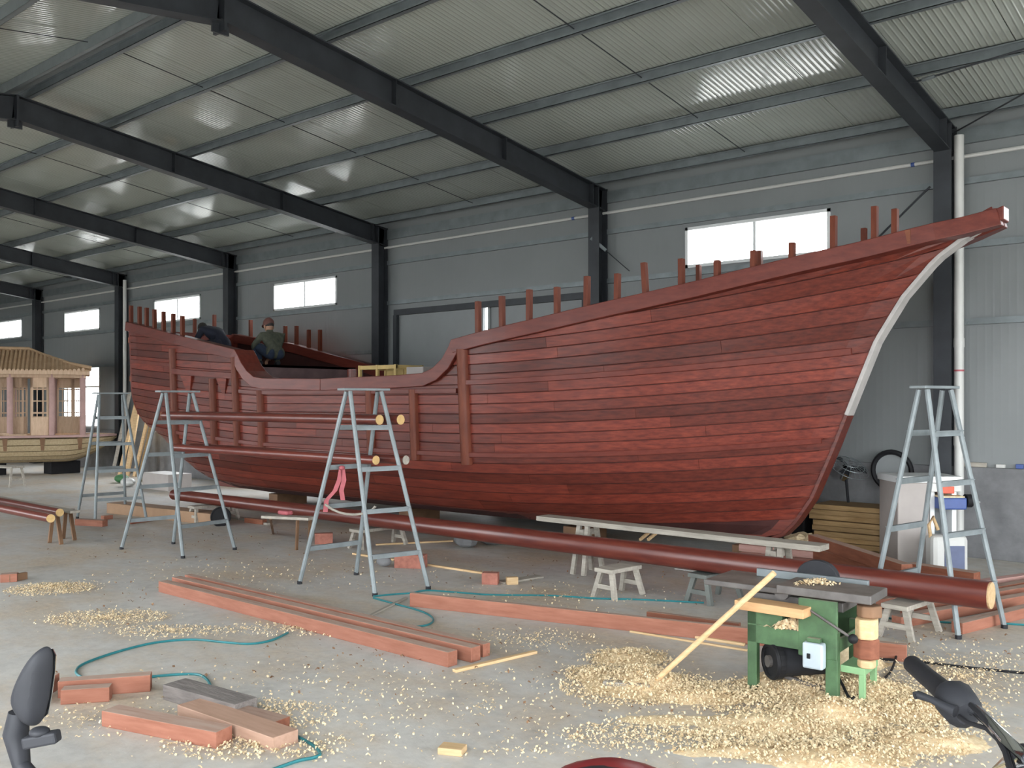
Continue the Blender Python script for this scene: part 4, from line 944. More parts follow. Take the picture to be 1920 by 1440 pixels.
cable([(1683, 1212, .06), (1680, 1232, .03), (1668, 1262), (1640, 1285), (1605, 1305, .05), (1590, 1318, .06)], .008, M_BLACK, 'power_cable', 'black cable curving out of the shavings right of the saw')
cable([(1536, 1216, .2), (1552, 1240, .15), (1575, 1275, .1), (1590, 1305, .06), (1600, 1318, .05)], .009, M_BLACK, 'power_cable', 'dark cable hanging from the grey switch box into the shavings')
# pale dust sheet patches
single(MB().box((-.35, -.3, 0), (.35, .3, .006)), 'paper_sheet', M_WFRAME, 'white sheet lying on the floor under the mast near the saw', 'sheet').location = G(1330, 1072, 0) + Vector((0, .2, 0))
# ------------------------------------------------------------------ things behind the bow
def frame_at(px, py):                       # local frame standing on the floor at a pixel: right, away, up
    o = G(px, py); return lambda a, b, z: o + RT * a + FW * b + Vector((0, 0, z))
def lbox(F, a0, a1, b0, b1, z0, z1, name, m, par, bevel=.005):
    pts = [F(a, b, z) for z in (z0, z1) for a, b in ((a0, b0), (a1, b0), (a1, b1), (a0, b1))]
    return MB().add(pts, [(0, 3, 2, 1), (4, 5, 6, 7), (0, 1, 5, 4), (1, 2, 6, 5), (2, 3, 7, 6), (3, 0, 4, 7)]).build(name, m, par, bevel=bevel)
k = 8.9 / FPX
F = frame_at(1712, 1065); mc = thing('thickness_planer', 'pale grey and blue woodworking machine behind the right ladder', 'machine', F(.15, .2, 0))
def zz(py, d=9.83): return CAMZ - (py - HOR) / FPX * d
lbox(F, -.16, .17, 0, .5, 0, zz(905), 'cabinet', M_CREAM, mc, .012)
lbox(F, -.18, .50, -.04, .5, zz(905), zz(893), 'table_top', M_WFRAME, mc)
lbox(F, .2, .25, .05, .45, 0, zz(905), 'side_post', M_WFRAME, mc); lbox(F, .43, .48, .05, .45, 0, zz(905), 'side_post', M_WFRAME, mc)
lbox(F, .18, .5, -.01, .06, zz(922), zz(906), 'upper_shroud', M_WHITE, mc)
lbox(F, .27, .42, -.03, .05, zz(925), zz(912), 'warning_plate', mat('orange_red_plate', (.6, .1, .05), .5), mc)
h = lbox(F, .25, .52, -.1, .3, zz(954), zz(932), 'blue_hood', M_BLUE, mc, .015)
lbox(F, .25, .5, -.09, .2, zz(932), zz(929), 'hood_shavings', M_SHAVE, h)
MB().disc(F(.6, .05, zz(940)), RT, .07, .06, 16).build('hand_wheel', M_BLACK, mc, True); MB().tube([F(.62, .0, zz(940)), F(.7, 0, zz(942))], .012, 8).build('wheel_handle', M_CHROME, mc, True)
lbox(F, .27, .43, .3, .34, .25, zz(955), 'back_plate', M_DOORG, mc)
F2 = frame_at(1786, 1080); jc = thing('plastic_canister', 'white canister with a dark blue front panel at the foot of the machine', 'canister', F2(0, .1, 0))
lbox(F2, -.2, .17, 0, .2, 0, .4, 'canister_body', M_WHITE, jc, .05); lbox(F2, -.08, .12, -.008, .004, .05, .3, 'blue_panel', mat('dull_blue_panel', (.09, .11, .2), .5), jc, .003)
MB().tube([F2(-.17, .1, .33), F2(-.2, .08, .5), F2(-.16, .08, .58), F2(-.1, .1, .45)], .018, 8).build('canister_hose', M_RAW, jc, True)
# tyre against the wall
c = GY(1668, 912, YW - .18); c.z = .98 
tw = thing('black_ring', 'black rubber tyre-like ring hung on the wall left of the machine', 'tyre', (c.x, YW - .08, .75))
MB().torus((c.x, YW - .1, .93), (0, 1, .06), .22, .03, 28, 8).build('ring_rubber', M_BLACK, tw, True); MB().disc((c.x, YW - .085, .93), (0, 1, .06), .2, .01, 24).build('ring_disc', M_DOORG, tw)
# pedestal fan
F = frame_at(1598, 1030); fan = thing('pedestal_fan', 'tall dark pedestal fan with a wire cage behind the bow', 'fan', F(0, 0, 0))
dz = lambda py: CAMZ - (py - HOR) / FPX * (G(1598, 1030) - Vector((0, 0, CAMZ))).dot(FW)
MB().disc(F(0, 0, .02), (0, 0, 1), .2, .04, 20).build('fan_base', M_DARKG, fan, True); MB().tube([F(0, 0, .04), F(-.08, 0, dz(885))], .016, 10).build('fan_pole', M_DARKG, fan, True)
hc = F(-.06, -.02, dz(880)); nf = (-RT * .35 - FW * .9 + Vector((0, 0, .25))).normalized()
nf = (RT * .2 - FW * .5 + Vector((0, 0, .85))).normalized()
MB().tube([hc - nf * .14, hc + nf * .02], [.05, .07], 14).build('fan_motor', M_CHROME, fan, True)
cage = MB()
a_ = nf.cross(RT).normalized(); b_ = nf.cross(a_)
for R_, off in ((.24, .03), (.17, .075), (.09, .09)): cage.torus(hc + nf * off, nf, R_, .004, 28, 5)
for i in range(20):
    t = 2 * math.pi * i / 20; d = a_ * math.cos(t) + b_ * math.sin(t); cage.tube([hc + nf * .095 + d * .03, hc + nf * .08 + d * .15, hc + nf * .03 + d * .24, hc - nf * .03 + d * .15], .0025, 4)
cage.build('fan_cage', M_GALV, fan)
for i in range(3):
    t = 2 * math.pi * i / 3 + .5; d = a_ * math.cos(t) + b_ * math.sin(t); e = nf.cross(d)
    MB().prism([hc + nf * .03 + d * .03 - e * .02, hc + nf * .03 + d * .2 - e * .07, hc + nf * .04 + d * .21 + e * .05, hc + nf * .05 + d * .03 + e * .02], nf * .006).build('fan_blade', M_DARKG, fan)
# stack of yellow-brown boards against the plinth
mboard = mat('yellow_brown_board', (.23, .14, .055), .75, 0, .2, 5, (1, 8, 8), .15, 8, 0, (.36, .235, .11), .25)
bs = random.Random(5); words = ['lowest', 'second lowest', 'third lowest', 'fourth', 'fifth', 'sixth', 'third highest', 'second highest', 'topmost']
xl, xr = GY(1535, 1000, YW - .6).x, GY(1690, 1000, YW - .6).x
for i in range(9):
    z = i * .062; a = xl + bs.uniform(-.12, .1); b = xr + bs.uniform(-.05, .2)
    single(MB().box((a, YW - .75 + bs.uniform(-.05, .03), z), (b, YW - .3, z + .056)), 'stacked_board', mboard, '%s yellow-brown board in the stack behind the fan' % words[i], 'board', 'boards stacked behind the fan', bevel=.004)
single(MB().prism([(xl - .34, YW - .62, 0), (xl - .17, YW - .62, 0), (xl - .15, YW - .62, .5), (xl - .2, YW - .62, .57), (xl - .33, YW - .62, .52)], (0, .25, 0)), 'black_sack', M_BLACK, 'black sack standing at the left end of the board stack', 'sack', bevel=.03)
sc_ = single(MB().ell((0, 0, .1), .14, .1, .11), 'white_sack', M_CREAM, 'crumpled pale sack between the fan pole and the right ladder', 'sack', smooth=True); sc_.location = G(1640, 1035)
rk = MB(); rr = random.Random(2)
rk.ell((0, 0, .07), .22, .12, .1, 11, 7); rk.v = [v * rr.uniform(.85, 1.15) for v in rk.v]
o = single(rk, 'shavings_lump', M_SHAVE, 'pale lump of shavings beside the foot of the bow', 'shavings'); o.location = G(1505, 1032, 0) + Vector((0, 0, .0)); tag(o, kind='stuff')
beam(G(1440, 1030, .2), G(1515, 1040, .2), .15, .08, 'wood_block', M_GREYW, 'grey block lying between the plank bench and the shavings lump', 'wood block')
# ------------------------------------------------------------------ planks leaning by the stern
for i, (px_, w_, m_, zt, lab) in enumerate(((224, .13, M_RAW, 1.9, 'leaning raw plank by the stern, second from the left'), (238, .2, M_RAW, 2.75, 'tallest raw plank leaning against the column beside the stern'), (252, .12, M_RAW, 1.8, 'pale narrow leaning plank nearest the stern'), (211, .12, M_GREYW, 1.95, 'darker leaning plank farthest left by the stern'), (262, .12, mboard, 1.75, 'brown leaning plank in front of the others by the stern'))):
    yb = YW - .75 + .03 * i; p = GY(px_, 800, yb); q = Vector((p.x + .02, YW - .3 + .02 * i, zt)); p.z = 0
    single(MB().bar(p, q, w_, .035, (0, 1, 0)), 'leaning_plank', m_, lab, 'plank', 'raw planks leaning by the stern', bevel=.003)
single(MB().box((-.5, -.25, 0), (.5, .25, .32)), 'beige_crate', M_CREAM, 'low beige crate beneath the overhanging stern', 'crate', bevel=.01).location = (-17.3, 9.6, 0)
for q, m_, lab in (((255, 880), M_TIMB, 'small pinkish box on the floor under the stern'), ((240, 912), M_WHITE, 'white plastic bag on the floor behind the far ladder'), ((228, 905), mat('green_bag', (.05, .16, .06), .6), 'small green bag on the floor behind the far ladder')):
    single(MB().ell((0, 0, .08), .2, .14, .09, 10, 7), 'floor_bag', m_, lab, 'bag', smooth=True).location = G(*q)
mboxs = single(MB().box((-.45, -.2, 0), (.45, .2, .12)), 'board_stack', mboard, 'low stack of brown boards on the floor beneath the stern', 'boards', bevel=.006); mboxs.location = G(300, 903); mboxs.location += Vector((0, 0, 0))
# ------------------------------------------------------------------ small pavilion boat at left
D0 = 22.2; L0 = (168 - 960) / FPX * D0; XA = RT * .912 + FW * .41; YA = FW * .912 - RT * .41
O = FW * D0 + RT * L0; kb = 21.9 / FPX
def apx(px_): m_ = (px_ - 960) / FPX; return (m_ * D0 - L0) / (.912 - .41 * m_)
def Q(px_, b, z): return O + XA * apx(px_) + YA * b + Vector((0, 0, z))
def Z(py): return CAMZ - (py - HOR) * kb
bo = thing('pavilion_boat', 'small raw wooden boat carrying a tiled-roof pavilion, at the left edge', 'boat', Q(20, .7, 0))
def qbox(a0, a1, b0, b1, z0, z1, name, m, par=None, bevel=.004):
    pts = [Q(a, b, z) for z in (z0, z1) for a, b in ((a0, b0), (a1, b0), (a1, b1), (a0, b1))]
    return MB().add(pts, [(0, 3, 2, 1), (4, 5, 6, 7), (0, 1, 5, 4), (1, 2, 6, 5), (2, 3, 7, 6), (3, 0, 4, 7)]).build(name, m, par or bo, bevel=bevel)
# hull: stations along its length
def stn(px_):
    t = max(0, min(1, (px_ - 120) / 100)); hbm = .72 * (1 - t ** 2.2) + .12; zb = Z(868) + (Z(824) - Z(868)) * t ** 1.8
    return hbm, zb, Z(820)
STP = [-150 + 10 * i for i in range(38)]
BM_ = .72
strs = 6
for sd in (-1, 1):
    for s_ in range(strs):
        mb = MB(); prev = None
        for px_ in STP:
            h_, zb, zs = stn(px_); row = len(mb.v)
            for u in (s_ / strs, (s_ + 1) / strs - .02):
                ang = u * math.pi / 2; y = .35 * h_ + .65 * h_ * math.sin(ang); z = zs - .02 - (zs - .02 - zb) * math.cos(ang)
                for th_ in (0, -.02): mb.v.append(Q(px_, BM_ + sd * (y + th_), z))
            if prev is not None:
                for a, b in ((0, 1), (1, 3), (3, 2), (2, 0)): mb.f.append((prev + a, prev + b, row + b, row + a))
            prev = row
        mb.build('hull_plank', M_PAVH, bo)
mb = MB(); 
for px_ in STP: h_, zb, zs = stn(px_); mb.v += [Q(px_, BM_ - .36 * h_, zb), Q(px_, BM_ + .36 * h_, zb), Q(px_, BM_ - h_ * .98, zs - .01), Q(px_, BM_ + h_ * .98, zs - .01)]
for i in range(len(STP) - 1): a = i * 4; mb.f += [(a, a + 4, a + 5, a + 1), (a + 2, a + 3, a + 7, a + 6)]
mb.build('hull_bottom_and_deck', M_PAVH, bo)
for sd in (-1, 1):
    mb = MB(); prev = None
    for px_ in STP:
        h_, zb, zs = stn(px_); row = len(mb.v)
        for dy, dzz in ((-.12, 0), (.05, 0), (.05, .05), (-.12, .05)): mb.v.append(Q(px_, BM_ + sd * (h_ + dy), zs + dzz))
        if prev is not None:
            for a in range(4): mb.f.append((prev + a, prev + (a + 1) % 4, row + (a + 1) % 4, row + a))
        prev = row
    mb.build('gunwale', M_PAVP if sd < 0 else M_PAV, bo)
for px_ in (10, 80, 150):
    h_, zb, zs = stn(px_); MB().prism([Q(px_ - 5, BM_ - h_ - .04, zs - .01), Q(px_ + 5, BM_ - h_ - .04, zs - .01), Q(px_ + 3, BM_ - h_ * .9 - .02, zs - .3), Q(px_ - 3, BM_ - h_ * .9 - .02, zs - .3)], YA * .05).build('knee', M_KNEE, bo)
dkz = Z(820) + .05
for px_ in (-70, 18, 97, 155):
    for b in (.08, 1.36): MB().tube([Q(px_, b, dkz), Q(px_, b, Z(702))], .065, 12).build('post', M_PAVP, bo, True)
# lattice panels between posts
def lattice(a0, a1, b, par, name='lattice_panel'):
    z0, z1 = dkz, Z(706); o = qbox(a0, a1, b, b + .03, z0, z0 + .42, name, M_PAV); w_ = 4
    qbox(a0, a0 + w_, b, b + .03, z0 + .42, z1, 'panel_stile', M_PAV, o, 0); qbox(a1 - w_, a1, b, b + .03, z0 + .42, z1, 'panel_stile', M_PAV, o, 0); qbox(a0, a1, b, b + .03, z1 - .25, z1, 'panel_head', M_PAV, o, 0)
    for j in range(3): z = z0 + .5 + (z1 - z0 - .8) * j / 2; qbox(a0 + w_, a1 - w_, b + .005, b + .025, z, z + .025, 'lattice_bar', M_PAV, o, 0)
    for f in (.3, .7): x = a0 + w_ + (a1 - a0 - 2 * w_) * f; qbox(x - .8, x + .8, b + .005, b + .025, z0 + .42, z1 - .25, 'lattice_bar', M_PAV, o, 0)
lattice(58, 91, .06, bo); lattice(22, 43, .3, bo); lattice(-62, -20, .06, bo); lattice(-20, 16, .5, bo)
lattice(103, 135, 1.36, bo); lattice(135, 152, 1.36, bo); lattice(50, 90, 1.36, bo); lattice(-10, 45, 1.36, bo)
qbox(-78, 161, .02, .14, Z(708), Z(699), 'eave_beam', M_PAV); qbox(-78, 161, 1.3, 1.42, Z(708), Z(699), 'eave_beam', M_PAV)
for px_ in (-70, 155): qbox(px_ - 4, px_ + 4, .1, 1.36, Z(708), Z(699), 'tie_beam', M_PAV)
# hipped roof
E0, E1 = -90, 168; rg0, rg1 = -40, 52; ze, zr_, ef, eb = Z(697), Z(655), -.22, 1.66
def up(px_): t = max(0, (px_ - 110) / 58); return .05 * t * t
mb = MB(); mb.v = [Q(E0, ef, ze), Q(E1, ef, ze + .04), Q(E1, eb, ze + .04), Q(E0, eb, ze), Q(rg0, .72, zr_), Q(rg1, .72, zr_)]; mb.v += [v + Vector((0, 0, -.05)) for v in mb.v]
mb.f = [(0, 1, 5, 4), (1, 2, 5), (2, 3, 4, 5), (3, 0, 4), (6, 10, 11, 7), (7, 11, 8), (8, 11, 10, 9), (9, 10, 6), (0, 6, 7, 1), (1, 7, 8, 2), (2, 8, 9, 3), (3, 9, 6, 0)]
mb.build('roof_deck', M_PAVR, bo)
nrow = 32
for i in range(nrow):
    a = E0 + (E1 - E0) * (i + .5) / nrow
    if a < rg0: t = (a - E0) / (rg0 - E0)
    elif a > rg1: t = (E1 - a) / (E1 - rg1)
    else: t = 1
    for front in (True, False):
        yb = ef if front else eb; p = Q(a, yb, ze + .02 + up(a)); q = Q(a, yb + (.72 - yb) * t, ze + (zr_ - ze) * t + .02)
        if t > .05:
            o = MB().tube([p, (p + q) / 2 - Vector((0, 0, .02)), q], .032, 6).build('tile_rib', M_PAVR, bo, True)
            if front: MB().disc(p, YA, .036, .015, 10).build('tile_end', M_PAV, o)
for i in range(10):
    b = ef + (eb - ef) * (i + .5) / 10; t = 1 - abs((b - .72) / (.94)); p = Q(E1, b, ze + .06); q = Q(E1 - (E1 - rg1) * t, b, ze + .04 + (zr_ - ze - .04) * t + .02)
    MB().tube([p, q], .032, 6).build('tile_rib', M_PAVR, bo, True)
MB().tube([Q(rg0, .72, zr_ + .03), Q(rg1, .72, zr_ + .03)], .05, 8).build('ridge_tile', M_PAVR, bo, True)
for b in (ef, eb): MB().tube([Q(rg1, .72, zr_ + .03), Q((rg1 + E1) / 2, (.72 + b) / 2, (zr_ + ze) / 2 - .01), Q(E1 + 2, b, ze + .1)], .04, 8).build('hip_tile', M_PAVR, bo, True)
for b0, b1 in ((ef - .01, ef + .02), (eb - .02, eb + .01)): qbox(E0, E1, b0, b1, ze - .07, ze + .01, 'fascia_board', M_PAV)
qbox(E1 - 1, E1 + 1, ef, eb, ze - .05, ze + .04, 'fascia_board', M_PAV)
for px_, lab in ((115, 'black support block under the small raw boat, in plain view'), (-30, 'black support block under the hidden half of the small raw boat')):
    c = Q(px_, .72, 0); single(MB().box((c.x - .2, c.y - .35, 0), (c.x + .2, c.y + .35, Z(868) - .0)), 'support_block', M_BLACK, lab, 'block', 'support blocks of the small boat', bevel=.01)
# loose lattice boards on its deck
for i, (a, b) in enumerate(((5, 50), (-20, 20))):
    p = Q(a, -.0 - .0 + .02 * i, dkz + .0); beam(Q(a, .0, dkz + .002 + .03 * i), Q(b, .02, dkz + .002 + .03 * i), .22, .028, 'deck_board', M_PAV, ('loose carved board lying on the boat deck before the pavilion', 'second loose board lying further left on the boat deck')[i], 'board')
# ------------------------------------------------------------------ crate on the ship's waist deck
cr = thing('wooden_crate', 'pale yellow open wooden frame crate showing above the ship waist rail', 'crate', (-10.2, 9.05, 1.72))
x0, x1, y0, y1, z0, z1 = -10.6, -9.83, 8.9, 9.4, 1.72, 2.26; M_YEL = mat('yellow_crate_wood', (.5, .36, .14), .7, 0, .15, 5)
for x in (x0, (x0 + x1) / 2, x1):
    for y in (y0, y1): MB().box((x - .02, y - .02, z0), (x + .02, y + .02, z1)).build('upright', M_YEL, cr)
for z in (z0 + .05, z1 - .06):
    for y in (y0, y1): MB().box((x0 - .02, y - .015, z), (x1 + .02, y + .015, z + .055)).build('slat', M_YEL, cr)
    for x in (x0, x1): MB().box((x - .015, y0, z), (x + .015, y1, z + .055)).build('slat', M_YEL, cr)
MB().box((x0, y0, z0), (x1, y1, z0 + .03)).build('crate_floor', M_YEL, cr); MB().box((x0, y1 - .01, z0), (x1, y1 + .01, z1 - .06)).build('back_board', M_YEL, cr)
single(MB().box((-.17, -.2, 0), (.17, .2, .5)), 'grey_box', M_CREAM, 'grey box beside the yellow crate on the ship deck', 'box', bevel=.01).location = (-9.5, 9.15, 1.72)
single(MB().tube([(0, 0, 0), (0, 0, .5)], .12, 14), 'short_log', M_HULL, 'short dark red round log standing left of the yellow crate', 'log', smooth=True).location = (-10.95, 9.1, 1.72)
# ------------------------------------------------------------------ people on the poop deck
def skin_mesh(name, chains, m, parent, sub=2, root=0):
    vs, es, rs, key = [], [], [], {}
    for ch in chains:
        prev = None
        for p, r in ch:
            kk = tuple(round(c, 4) for c in p)
            if kk not in key: key[kk] = len(vs); vs.append(Vector(p)); rs.append(r)
            i = key[kk]
            if prev is not None and prev != i: es.append((prev, i))
            prev = i
    me = bpy.data.meshes.new(name); me.from_pydata([v - parent_loc(parent) for v in vs], es, []); o = bpy.data.objects.new(name, me); COL.objects.link(o); o.parent = parent
    sk = o.modifiers.new('skin', 'SKIN'); sk.use_smooth_shade = True
    me.skin_vertices or None
    lay = me.skin_vertices[0] if me.skin_vertices else None
    if lay is None:
        bpy.context.view_layer.objects.active = o; bm = bmesh.new(); bm.from_mesh(me); bm.verts.layers.skin.verify(); bm.to_mesh(me); bm.free(); lay = me.skin_vertices[0]
    for i, r in enumerate(rs): lay.data[i].radius = (r, r) if not isinstance(r, tuple) else r; lay.data[i].use_root = (i == root)
    ss = o.modifiers.new('smooth', 'SUBSURF'); ss.levels = sub; ss.render_levels = sub
    me.materials.append(m); return o
def person(base, yaw, lab, pose, jacket, trousers, hat=None, hair=M_HAIR):
    R_ = Matrix.Rotation(yaw, 3, 'Z'); base = Vector(base); W_ = lambda p: tuple(base + R_ @ Vector(p)); P = thing('person', lab, 'person', base)
    J = {k_: W_(v) for k_, v in pose.items()}
    mid = lambda a, b, t: tuple(Vector(J[a]) * (1 - t) + Vector(J[b]) * t)
    body = [[(J['hip'], .13), (J['waist'], .125), (J['chest'], .155), (J['neck0'], .085), (J['neck'], .05), (J['head'], .075)]]
    for s in 'LR':
        body.append([(J['chest'], .155), (J['sh' + s], .07), (mid('sh' + s, 'el' + s, .5), .055), (J['el' + s], .047), (J['wr' + s], .03)])
        body.append([(J['hip'], .13), (J['th' + s], .095), (mid('th' + s, 'kn' + s, .5), .085), (J['kn' + s], .062), (mid('kn' + s, 'an' + s, .4), .055), (J['an' + s], .038), (J['to' + s], .035)])
    b = skin_mesh('body', body, jacket, P)
    b.name = 'body'
    for s in 'LR':
        skin_mesh('trouser_leg', [[(J['hip'], .128), (J['th' + s], .105), (mid('th' + s, 'kn' + s, .5), .095), (J['kn' + s], .072), (mid('kn' + s, 'an' + s, .4), .065), (mid('kn' + s, 'an' + s, .9), .055)]], trousers, P)
        sh = Vector(J['an' + s]); to = Vector(J['to' + s]); skin_mesh('shoe', [[(tuple(sh + (sh - to) * .25), .04), (tuple(sh), .046), (tuple((sh + to) / 2), .044), (tuple(to), .036)]], M_DARKG, P)
        # hand: palm, four fingers and a thumb
        wr, el = Vector(J['wr' + s]), Vector(J['el' + s]); d = (wr - el).normalized(); sd = d.cross(Vector((0, 0, 1))).normalized(); n_ = sd.cross(d); pc = wr + d * .08
        ch = [[(tuple(wr), .026), (tuple(wr + d * .04), (.036, .02)), (tuple(pc), (.036, .018))]]
        for f, (ofs, ln) in enumerate(((-.03, .06), (-.01, .075), (.01, .07), (.03, .055))):
            q0 = pc + sd * ofs; ch.append([(tuple(pc), (.036, .018)), (tuple(q0 + d * .015), .0095), (tuple(q0 + d * ln * .6 - n_ * .01), .009), (tuple(q0 + d * ln * .9 - n_ * .035), .008)])
        th = wr + d * .03; ch.append([(tuple(wr + d * .04), (.036, .02)), (tuple(th + sd * .045), .011), (tuple(th + sd * .06 + d * .035 - n_ * .015), .009)])
        skin_mesh('hand', ch, M_SKIN, P, 1)
    hd = Vector(J['head']); fwd = (Vector(J['face']) - hd).normalized(); upv = (Vector(J['head']) - Vector(J['neck'])).normalized(); upv = (upv - fwd * upv.dot(fwd)).normalized(); rt_ = fwd.cross(upv)
    def ellx(c, a, b_, c_, name, m_, par, n_=16): 
        mb = MB().ell((0, 0, 0), 1, 1, 1, n_, 11); mb.v = [c + rt_ * v.x * a + fwd * v.y * b_ + upv * v.z * c_ for v in mb.v]; return mb.build(name, m_, par, True)
    head = ellx(hd + upv * .02, .076, .095, .115, 'head', M_SKIN, P)
    mb = MB(); mb.prism([hd + fwd * .085 + upv * .03, hd + fwd * .12 - upv * .015 + rt_ * .0, hd + fwd * .085 - upv * .02], rt_ * .02).build('nose', M_SKIN, head)
    for s_ in (-1, 1):
        ellx(hd + rt_ * .078 * s_ + upv * .005, .012, .025, .034, 'ear', M_SKIN, head, 8); ellx(hd + fwd * .083 + rt_ * .03 * s_ + upv * .03, .014, .012, .008, 'eye', M_HAIR, head, 8)
    ellx(hd + fwd * .083 - upv * .05, .028, .012, .008, 'mouth', mat('lips', (.25, .09, .08), .6), head, 8)
    ellx(hd + upv * .05 - fwd * .015, .084, .1, .098, 'hair', hair, P)
    if hat:
        ellx(hd + upv * .065 - fwd * .01, .092, .11, .1, 'cap_crown', hat, P); mb = MB().disc((0, 0, 0), (0, 0, 1), 1, .1, 18); mb.v = [hd + upv * (.065 + v.z * .12) + fwd * (.06 + v.y * .1) + rt_ * v.x * .085 for v in mb.v]; mb.build('cap_brim', hat, P, True)
    return P
squat = dict(hip=(-.12, 0, .2), waist=(-.1, 0, .32), chest=(.02, 0, .46), neck0=(.06, 0, .54), neck=(.08, 0, .58), head=(.11, 0, .66), face=(.3, 0, .58),
    shL=(.02, .18, .5), elL=(.2, .24, .34), wrL=(.38, .14, .24), shR=(.02, -.18, .5), elR=(.2, -.24, .34), wrR=(.36, -.14, .16),
    thL=(-.1, .1, .2), knL=(.27, .17, .36), anL=(.1, .16, .05), toL=(.27, .2, .04), thR=(-.1, -.1, .2), knR=(.27, -.17, .36), anR=(.1, -.16, .05), toR=(.27, -.2, .04))
bend = dict(hip=(-.22, 0, .3), waist=(-.1, 0, .44), chest=(.12, 0, .55), neck0=(.24, 0, .58), neck=(.29, 0, .58), head=(.38, 0, .57), face=(.48, 0, .42),
    shL=(.14, .18, .54), elL=(.24, .26, .32), wrL=(.42, .18, .2), shR=(.14, -.18, .54), elR=(.26, -.26, .32), wrR=(.44, -.16, .2),
    thL=(-.2, .1, .28), knL=(.14, .17, .3), anL=(-.12, .16, .06), toL=(-.28, .18, .04), thR=(-.2, -.1, .28), knR=(.16, -.17, .36), anR=(.1, -.16, .05), toR=(.26, -.18, .04))
person((-13.42, 9.35, 2.335), math.pi * .95, 'squatting person in a green camouflage jacket and brown cap on the ship stern', squat, M_CAMO, M_JEAN, M_CAP)
person((-14.75, 9.1, 2.44), math.pi * 1.0, 'person in a dark navy jacket bent forward over the ship stern deck', bend, M_NAVY, M_NAVY)
single(MB().box((-.4, -.3, 0), (.4, .3, .1)), 'deck_crate', M_HULLIN, 'low dark platform board beneath the bent worker', 'platform', bevel=.01).location = (-14.75, 9.1, 2.333)
single(MB().tube([(0, 0, 0), (0, 0, .24)], .065, 14), 'paint_can', M_CREAM, 'pale paint can standing in front of the squatting worker', 'can', smooth=True).location = (-13.55, 9.02, 2.333)
# ------------------------------------------------------------------ motorcycles at the viewpoint
def bike(origin, fwd, lab, body_m, box=False, hz=0.0, sides=(-1, 1)):
    fwd = Vector(fwd).normalized(); lf = Vector((-fwd.y, fwd.x, 0)); origin = Vector(origin); B = lambda x, y, z: origin + fwd * x + lf * y + Vector((0, 0, z)); K = thing('motorcycle', lab, 'motorcycle', origin)
    for x in (.62, -.62):
        w_ = MB().torus(B(x, 0, .28), lf, .235, .045, 28, 8).build('tyre', M_BLACK, K, True); MB().torus(B(x, 0, .28), lf, .185, .015, 24, 6).build('rim', M_CHROME, w_, True); MB().disc(B(x, 0, .28), lf, .05, .1, 14).build('hub', M_IRON, w_, True)
        sp = MB()
        for k_ in range(10): a = math.pi * 2 * k_ / 10; sp.tube([B(x, 0, .28), B(x + .185 * math.cos(a), 0, .28 + .185 * math.sin(a))], .005, 4)
        sp.build('spokes', M_CHROME, w_)
        MB().torus(B(x, 0, .29), lf, .3, .012, 24, 5).build('mudguard', body_m, K, True) if False else None
    for s in (-1, 1): MB().tube([B(.62, .08 * s, .28), B(.46, .08 * s, .92)], .022, 8).build('fork_leg', M_CHROME, K, True)
    MB().tube([B(.47, 0, .9), B(.4, 0, .62), B(.1, 0, .42), B(-.3, 0, .4), B(-.62, 0, .28)], .035, 8).build('frame_tube', M_BLACK, K, True)
    MB().ell(B(.12, 0, .68), .24, .14, .13).build('fuel_tank', body_m, K, True) if True else None
    MB().ell(B(-.32, 0, .7), .34, .13, .07).build('seat', M_BLACK, K, True); MB().ell(B(.02, 0, .38), .18, .14, .15).build('engine', M_IRON, K, True)
    MB().tube([B(-.3, 0, .62), B(-.62, 0, .5)], .06, 8).build('tail', body_m, K, True)
    MB().ell(B(.56, 0, .84), .09, .09, .09).build('headlamp', M_CHROME, K, True)
    MB().tube(([B(.5, -.23, 1.06 + hz), B(.48, -.1, 1.02 + hz)] if len(sides) > 1 else []) + [B(.46, 0, .95 + hz), B(.48, .1, 1.02 + hz), B(.5, .23, 1.06 + hz)], .012, 8).build('handlebar', M_CHROME, K, True)
    for s in sides:
        MB().tube([B(.5, .22 * s, 1.06 + hz), B(.49, .26 * s, 1.065 + hz), B(.47, .38 * s, 1.085 + hz), B(.47, .385 * s, 1.085 + hz)], [.017, .019, .019, .014], 12).build('grip', M_BLACK, K, True)
        hs = MB().ell(B(.5, .2 * s, 1.06 + hz), .035, .04, .03).build('switch_housing', M_DARKG, K, True); MB().tube([B(.53, .2 * s, 1.05 + hz), B(.55, .26 * s, 1.045 + hz), B(.535, .37 * s, 1.055 + hz)], [.009, .007, .008], 8).build('lever', M_DARKG, hs, True)
    MB().tube([B(-.35, -.12, .3), B(-.8, -.14, .36)], [.03, .045], 10).build('exhaust', M_CHROME, K, True)
    MB().tube([B(-.1, .1, .3), B(-.05, .2, .02), B(.02, .22, .01)], .012, 6).build('side_stand', M_IRON, K, True)
    if box:
        MB().tube([B(-.42, 0, .7), B(-.46, 0, .78)], .05, 8).build('rack', M_BLACK, K, True)
        o = MB().ell(B(-.46, -.02, .95), .2, .2, .2, 20, 12).build('top_box', M_REDP, K, True); MB().ell(B(-.44, .03, .96), .2, .2, .195, 20, 12).build('top_box_lid', M_BLACK, o, True)
    return K, B
